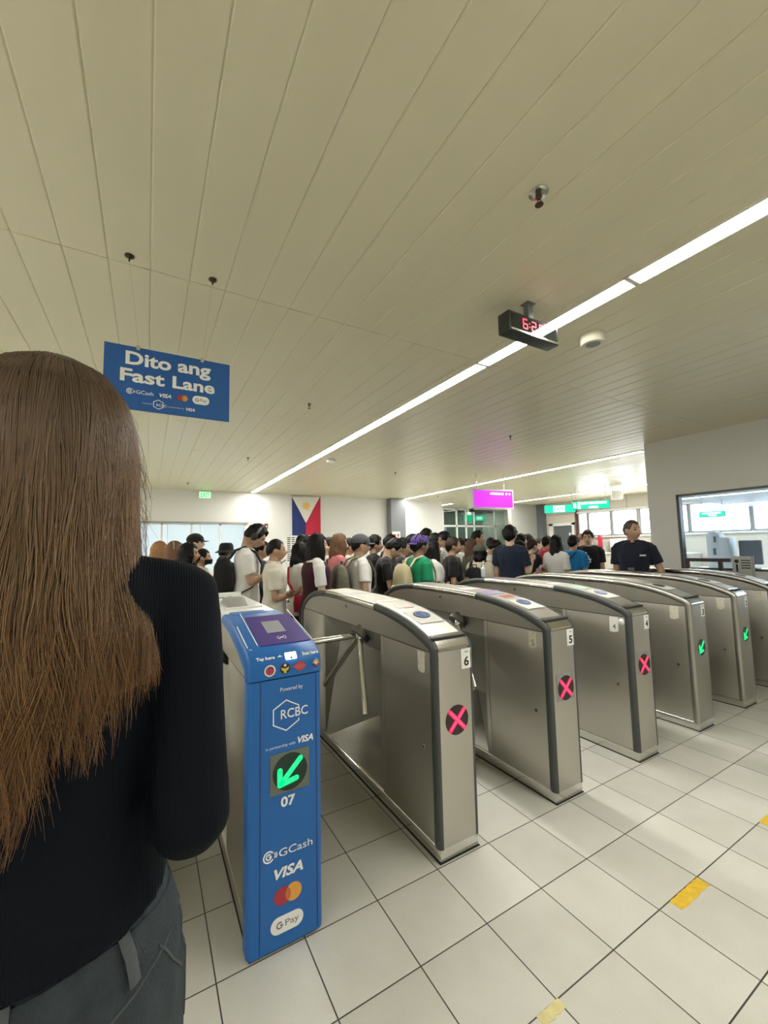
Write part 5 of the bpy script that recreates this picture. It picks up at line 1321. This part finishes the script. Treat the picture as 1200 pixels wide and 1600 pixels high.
put('ee', 'person in olive cap and beige jacket wearing a black backpack', 747, 5.28, 1.444, 22, sex='f', skin=0, hair=('bob', HBLK), top=('jacket', c_beige), legs=c_jean, extras=[('cap', c_olive)])
put('ff', 'tall man in grey shirt with black hair before the lobby glazing', 744, 6.70, 1.670, 95, skin=1, hair=('short', HBLK), top=('polo', c_grey), legs=c_jean)
put('gg', 'dark haired person in white over black looking down beside navy tee man', 765, 6.10, 1.505, 100, skin=1, hair=('thick', HBLK), top=('tee', c_white), legs=c_black, pitch=28, armR='belly')
put('hh', 'person with shaved head far back beside the navy tee man', 765, 7.40, 1.573, 80, skin=1, hair=('fade', HBRN), top=('tee', c_white), legs=c_jean)
put('ii', 'tall man in navy tee with white collar seen from behind', 795, 5.37, 1.674, 14, skin=0, hair=('thick', HBLK), top=('tee', c_navy), legs=c_black, armR=((.14, .1, -1), (.05, .85, .5)), w=1.0, voxel=.007)
put('jj', 'girl with bobbed black hair in dark top close to the navy tee man', 809, 5.90, 1.483, 60, sex='f', skin=0, hair=('bob', HBLK), top=('tee', c_char), legs=c_jean, armR='phone')
put('kk', 'person with dark hair between navy tee man and grey return wall', 811, 6.90, 1.597, 70, skin=1, hair=('thick', HBLK), top=('tee', c_black), legs=c_jean)
put('ll', 'person in black cap standing in front of the grey return wall', 822, 7.70, 1.604, 70, skin=1, hair=('thick', HBLK), top=('tee', c_char), legs=c_jean, extras=[('cap', c_black)])
put('mm', 'man in black shirt with brown hair holding his hands together', 829, 6.40, 1.519, 55, skin=0, hair=('short', HBRN), top=('tee', c_black), legs=c_black, armR='belly', armL='belly')
put('nn', 'small figure in dark blue far off before the slate column', 838, 8.60, 1.547, 90, skin=0, hair=('short', HBRN), top=('tee', c_navy), legs=c_jean)
put('oo', 'person in red shirt near the grey door', 852, 7.00, 1.568, 50, skin=1, hair=('short', HBLK), top=('tee', c_red), legs=c_jean)
put('pp', 'woman in white tee with long black hair seen from behind', 866, 5.85, 1.553, 30, sex='f', skin=1, hair=('verylong', HBLK), top=('tee', c_white), legs=c_black)
put('qq', 'man in bright blue tee with dark strap across his back', 893, 6.25, 1.556, 28, skin=1, hair=('short', HBLK), top=('tee', c_blue), legs=c_jean, w=1.0)
put('rr', 'man facing the camera in black tee with white print', 917, 6.60, 1.629, 188, skin=0, hair=('thick', HBRN), top=('tee', c_black), legs=c_black, extras=[('print',)], voxel=.007)
put('ss', 'brown haired person half hidden behind the printed black tee man', 907, 7.70, 1.602, 110, skin=0, hair=('short', HLBR), top=('tee', c_white), legs=c_jean)
put('tt', 'heavy man in navy polo with ID badge standing between the last turnstiles', 986, 4.87, 1.698, 185, skin=1, hair=('fade', HGRY), top=('polo', c_uni), legs=c_black, yaw=-50, armL=((.34, .0, -1), (.10, .30, -1)), armR='down', w=0.98, dep=1.15, extras=[('badge',)], voxel=.0065, group='people beside the ticket office')

WL = lambda k: P[k][1]
backpack('large black backpack on the man with headphones', WL('g'), c_black, c_black, 1.12)
backpack('camouflage backpack worn by the man in charcoal cap', WL('p'), CAMO, CAMO, 1.1)
backpack('khaki and tan backpack worn over the green shirt', WL('w'), c_khaki, c_beige, 1.0)
backpack('black backpack on the beige jacket under the olive cap', WL('ee'), c_black, c_black, 0.92)
sling('black sling bag with white tag carried by the dark hooded person', WL('h'), c_black, 1, 0.93)
sling('red tote bag on the shoulder of the white top woman', WL('j'), c_redbag, 1, 0.98, strap_m=c_redbag)
sling('black cross strap bag of the pink shirt woman', WL('n'), c_black, 1, 0.95, size=.5)
sling('grey strap bag across the navy shirt', WL('t'), c_char, -1, 0.95, size=.6)
sling('black sling bag at the hip of the black tee man', WL('aa'), c_black, 1, 0.95, size=.85)
sling('dark bag with strap across the bright blue tee', WL('qq'), c_navy, -1, 0.95, size=.7)
phone('phone in the hands of the headphones man', WL('g'), P['g'][2], 'R')
phone('phone held up by the dark haired man at the grey column', WL('s'), P['s'][2], 'R')
phone('white phone held by the girl with bobbed hair', WL('jj'), P['jj'][2], 'R', WHITE)
# ------------------------------------------------------------------ the woman in the near view
def knit_material():
    m = bpy.data.materials.new('ribbed_knit'); m.use_nodes = True
    nt = m.node_tree; N = nt.nodes; L = nt.links; b = N['Principled BSDF']
    b.inputs['Base Color'].default_value = (0.0042, 0.0062, 0.0105, 1); b.inputs['Roughness'].default_value = 0.8; b.inputs['Specular IOR Level'].default_value = 0.12; b.inputs['Sheen Weight'].default_value = 0.0
    tc = N.new('ShaderNodeTexCoord'); w = N.new('ShaderNodeTexWave'); w.wave_type = 'BANDS'; w.bands_direction = 'X'; w.inputs['Scale'].default_value = 95.0; w.inputs['Distortion'].default_value = 0.6; w.inputs['Detail'].default_value = 1.0
    L.new(tc.outputs['Object'], w.inputs['Vector'])
    bp = N.new('ShaderNodeBump'); bp.inputs['Strength'].default_value = 0.28; bp.inputs['Distance'].default_value = 0.002
    L.new(w.outputs['Fac'], bp.inputs['Height']); L.new(bp.outputs[0], b.inputs['Normal'])
    return m
KNIT = knit_material()
JEAN = mat('washed_denim', (0.052, 0.064, 0.074), 0.9, 0.0, 0.15, bump=0.8, bscale=(420, 420, 160), var=0.5, vscale=(34, 34, 14))
SEAM = mat('denim_seam', (0.075, 0.085, 0.095), 0.8)
wx, wy = -0.118, 0.704
hero, HW, HJ, HB = person('woman seen from behind with long ombre hair, dark ribbed sweater and jeans', wx, wy, 1.725, 2, sex='f', neck=-.032, armlen=1.07, skin=0, hair=('none', HBRN), top=('knit', KNIT), legs=JEAN,
    armL=((.12, .12, -1), (-.35, 1, .25)), armR=((.06, -.26, -1), (-.30, 1, .30)), voxel=.0065, group='woman waiting at the pay gate', shoes=WHITE, w=0.95)
s_ = 1.725 / 1.65
# jeans details: waistband, belt loops, pocket and yoke stitching
from mathutils.bvhtree import BVHTree
tro = [c for c in hero.children if c.name.startswith('trousers')][0]
TB = BVHTree.FromPolygons([v.co for v in tro.data.vertices], [list(p.vertices) for p in tro.data.polygons])
def hip(a, z, off=0.0):
    """point on the trousers, a = degrees from straight back towards her right side"""
    d = V((-sin(R(a)), cos(R(a)), 0)); o = V((0, -.013, z)) * s_ - d * 0.5
    q = TB.ray_cast(o, d)[0]
    if q is None: q = V((.17 * sin(R(a)), -.13 * cos(R(a)), z * s_))
    return q - d * off
b = MB(); rs = []
for a in range(0, 360, 10):
    rs.append([hip(a, 0.924, .003), hip(a, 0.958, .003), hip(a, 0.958, -.004), hip(a, 0.924, -.004)])
rs.append(rs[0]); b.rings(rs, caps=False); b.build('waistband', JEAN, hero)
for a in (4, 52, -45): MB().tube([hip(a, 0.916, .005), hip(a, 0.941, .008), hip(a, 0.962, .005)], .008, 8, flat=.4, ref=(0, 0, 1)).build('belt_loop', SEAM, hero)
def seamline(pts):
    q = []; pts = [(a_, z_ + .036) for a_, z_ in pts]
    for (a0, z0), (a1, z1) in zip(pts, pts[1:]): q += [hip(a0 + (a1 - a0) * k / 4, z0 + (z1 - z0) * k / 4, .0006) for k in range(4)]
    q.append(hip(*pts[-1], .0006)); MB().tube(q, .0014, 6).build('stitching', SEAM, hero)
seamline([(0, .825), (15, .832), (30, .845), (45, .86), (60, .875), (75, .884)])
seamline([(4, .805), (22, .815), (40, .825), (44, .79), (42, .73)])
seamline([(4, .799), (22, .809), (38, .818)])
seamline([(86, .885), (88, .85), (90, .80), (90, .74)])
seamline([(66, .885), (74, .85), (84, .815)])

# hair: a few thousand tapering strands over a shell, one part of the woman
HWm = hero.matrix_basis if False else (M.Translation((wx, wy, 0)) @ M.Rotation(-R(2), 4, 'Z'))
def ombre():
    m = bpy.data.materials.new('ombre_hair'); m.use_nodes = True
    nt = m.node_tree; N = nt.nodes; L = nt.links; b = N['Principled BSDF']
    b.inputs['Roughness'].default_value = 0.36; b.inputs['Specular IOR Level'].default_value = 0.55
    tc = N.new('ShaderNodeTexCoord'); s = N.new('ShaderNodeSeparateXYZ'); L.new(tc.outputs['Object'], s.inputs[0])
    g = N.new('ShaderNodeNewGeometry')
    ad = N.new('ShaderNodeMath'); ad.operation = 'MULTIPLY_ADD'; L.new(g.outputs['Random Per Island'], ad.inputs[0]); ad.inputs[1].default_value = 0.16; L.new(s.outputs['Z'], ad.inputs[2])
    mr = N.new('ShaderNodeMapRange'); L.new(ad.outputs[0], mr.inputs[0]); mr.inputs['From Min'].default_value = 1.15; mr.inputs['From Max'].default_value = 1.80
    cr = N.new('ShaderNodeValToRGB'); L.new(mr.outputs[0], cr.inputs[0]); e = cr.color_ramp.elements
    e[0].position = 0.0; e[0].color = (0.24, 0.105, 0.034, 1); e[1].position = 1.0; e[1].color = (0.085, 0.055, 0.038, 1)
    n = e.new(0.35); n.color = (0.25, 0.135, 0.058, 1); n = e.new(0.65); n.color = (0.23, 0.14, 0.075, 1)
    hv = N.new('ShaderNodeHueSaturation'); L.new(cr.outputs[0], hv.inputs['Color'])
    mv = N.new('ShaderNodeMapRange'); L.new(g.outputs['Random Per Island'], mv.inputs[0]); mv.inputs['To Min'].default_value = 0.6; mv.inputs['To Max'].default_value = 1.5
    L.new(mv.outputs[0], hv.inputs['Value']); L.new(hv.outputs[0], b.inputs['Base Color'])
    return m
HAIRM = ombre()
hc = V((0, .012, HEADZ - .032)) * s_
ENV = [(.150, .004, .004, 0), (.146, .030, .036, 0), (.128, .062, .072, 0), (.095, .086, .100, -.002), (.05, .099, .114, -.004), (.0, .103, .118, -.006), (-.06, .104, .116, -.010), (-.12, .106, .110, -.022), (-.17, .112, .098, -.045), (-.22, .124, .080, -.075), (-.28, .134, .062, -.098), (-.40, .138, .052, -.104), (-.60, .130, .045, -.100)]
def env(z):
    for p, q in zip(ENV, ENV[1:]):
        if q[0] <= z <= p[0]:
            t = (p[0] - z) / (p[0] - q[0]); t = t * t * (3 - 2 * t) if False else t
            return [p[i] + (q[i] - p[i]) * t for i in (1, 2, 3)]
    return list(ENV[-1][1:]) if z < -.6 else list(ENV[0][1:])
def hpoint(phi, z, f):
    rx, ry, yc = env(z)
    # phi: 0 straight back, 90 deg her right side
    return hc + V((rx * f * sin(phi), yc - ry * f * cos(phi), z))
def strands(n, seed):
    rnd = random.Random(seed); b = MB(); V_ = []; F_ = []
    clumps = [(R(rnd.uniform(-150, 150)), rnd.uniform(-1, 1), rnd.uniform(0, 6.28), rnd.uniform(.7, 1.3)) for _ in range(420)]
    for i in range(n):
        ph, cl_len, cph, cam_ = clumps[rnd.randrange(len(clumps))]
        phi0 = ph + rnd.gauss(0, .09); f = 0.90 + 0.12 * rnd.random() ** 0.7
        z0 = 0.148 - 0.11 * rnd.random() ** 1.5
        xe = sin(ph) * 0.135
        zend = -0.365 + 1.1 * max(0, xe) + 0.35 * max(0, -xe - .06) + cl_len * .03 + rnd.uniform(-.06, .06)
        if abs(ph) > 1.9: zend = max(zend, -0.30)
        ns = 22; pts = []
        for k in range(ns + 1):
            t = k / ns; z = z0 + (zend - z0) * t
            below = max(0, -0.02 - z); tail = max(0, (t - .45) / .55)
            wv = cam_ * min(1, below / .2)
            phi = phi0 + (ph - phi0) * (.45 * tail) + wv * .085 * sin(below * 20 + cph) + .03 * sin(t * 9 + phi0 * 13)
            ff = f + wv * .05 * cos(below * 21 + cph * 1.7) + .015 * NZ.noise(V((phi * 6, z * 5, seed)))
            p = hpoint(phi, z, ff); 
            pts.append(p)
        r = rnd.uniform(.0005, .0009)
        n0 = len(V_)
        for k, p in enumerate(pts):
            d = (pts[min(k + 1, ns)] - pts[max(k - 1, 0)]).normalized(); o = V((p.x - hc.x, p.y - hc.y, 0.0)); o = (o - d * o.dot(d)); o = o.normalized() if o.length > 1e-6 else V((0, -1, 0)); w = d.cross(o)
            rr = r * (1 - .85 * (k / ns) ** 2)
            V_.append(p + o * rr); V_.append(p - o * rr * .5 + w * rr); V_.append(p - o * rr * .5 - w * rr)
        for k in range(ns):
            a = n0 + k * 3
            for q in range(3): F_.append((a + q, a + (q + 1) % 3, a + 3 + (q + 1) % 3, a + 3 + q))
    return V_, F_
def flyaways(n, seed):
    rnd = random.Random(seed); V_ = []; F_ = []
    for i in range(n):
        kind = rnd.random()
        if kind < .0:      # over her right shoulder
            a = rnd.uniform(.0, 1); j = lambda s: rnd.gauss(0, s)
            ctl = [hc + V((.085 + j(.008), -.02 + j(.02), .03 + j(.02))), hc + V((.108 + j(.008), -.02 + j(.02), -.08)), hc + V((.130 + j(.010), -.035 + j(.015), -.155 + j(.006))), hc + V((.165 + j(.015), -.040 + j(.02), -.185 + j(.010))), hc + V((.190 + j(.012), -.035 + j(.02), -.215 + j(.015))), hc + V((.206 + j(.010), -.03 + j(.02), -.255 + j(.03)))]
        else:               # loose hairs around the crown and ends
            ph = R(rnd.uniform(-120, 120)); z = rnd.uniform(-.1, .13); L_ = rnd.uniform(.05, .16)
            p0 = hpoint(ph, z, 1.0); ctl = [p0, p0 + V((sin(ph) * .012, -cos(ph) * .012, -L_ * .3)), p0 + V((sin(ph) * .014 + rnd.gauss(0, .006), -cos(ph) * .014, -L_ * .7)), p0 + V((sin(ph) * .008 + rnd.gauss(0, .01), -cos(ph) * .008, -L_))]
        pts = catmull(ctl, 5); ns = len(pts) - 1; r = rnd.uniform(.00022, .0004); n0 = len(V_)
        for k, p in enumerate(pts):
            d = (pts[min(k + 1, ns)] - pts[max(k - 1, 0)]).normalized(); o = d.orthogonal().normalized(); w = d.cross(o); rr = r * (1 - .7 * (k / ns) ** 2)
            V_ += [p + o * rr, p - o * rr * .5 + w * rr * .87, p - o * rr * .5 - w * rr * .87]
        for k in range(ns):
            a = n0 + k * 3
            for q in range(3): F_.append((a + q, a + (q + 1) % 3, a + 3 + (q + 1) % 3, a + 3 + q))
    return V_, F_
hb = MB()
# shell under the strands
rs = []
zs = [.146, .135, .115, .09, .06, .03, 0, -.03, -.06, -.09, -.12, -.16, -.20, -.25, -.29]
rs = [[hpoint(R(a), z, .90 if z > -.2 else .86) for a in range(-150, 151, 10)] + [hpoint(R(a), z, .62 if z < -.05 else .80) for a in range(150, -151, -20)] for z in zs]
hb.rings(rs)
for v_, f_ in (strands(15000, 5), flyaways(260, 9)): hb.add(v_, f_)
me = bpy.data.meshes.new('hair'); me.from_pydata([tuple(v) for v in hb.v], [], hb.f); me.materials.append(HAIRM)
me.polygons.foreach_set('use_smooth', [True] * len(me.polygons))
o = bpy.data.objects.new('hair', me); C.objects.link(o); o.parent = hero
o['label'] = 'long brown hair fading to copper ends'
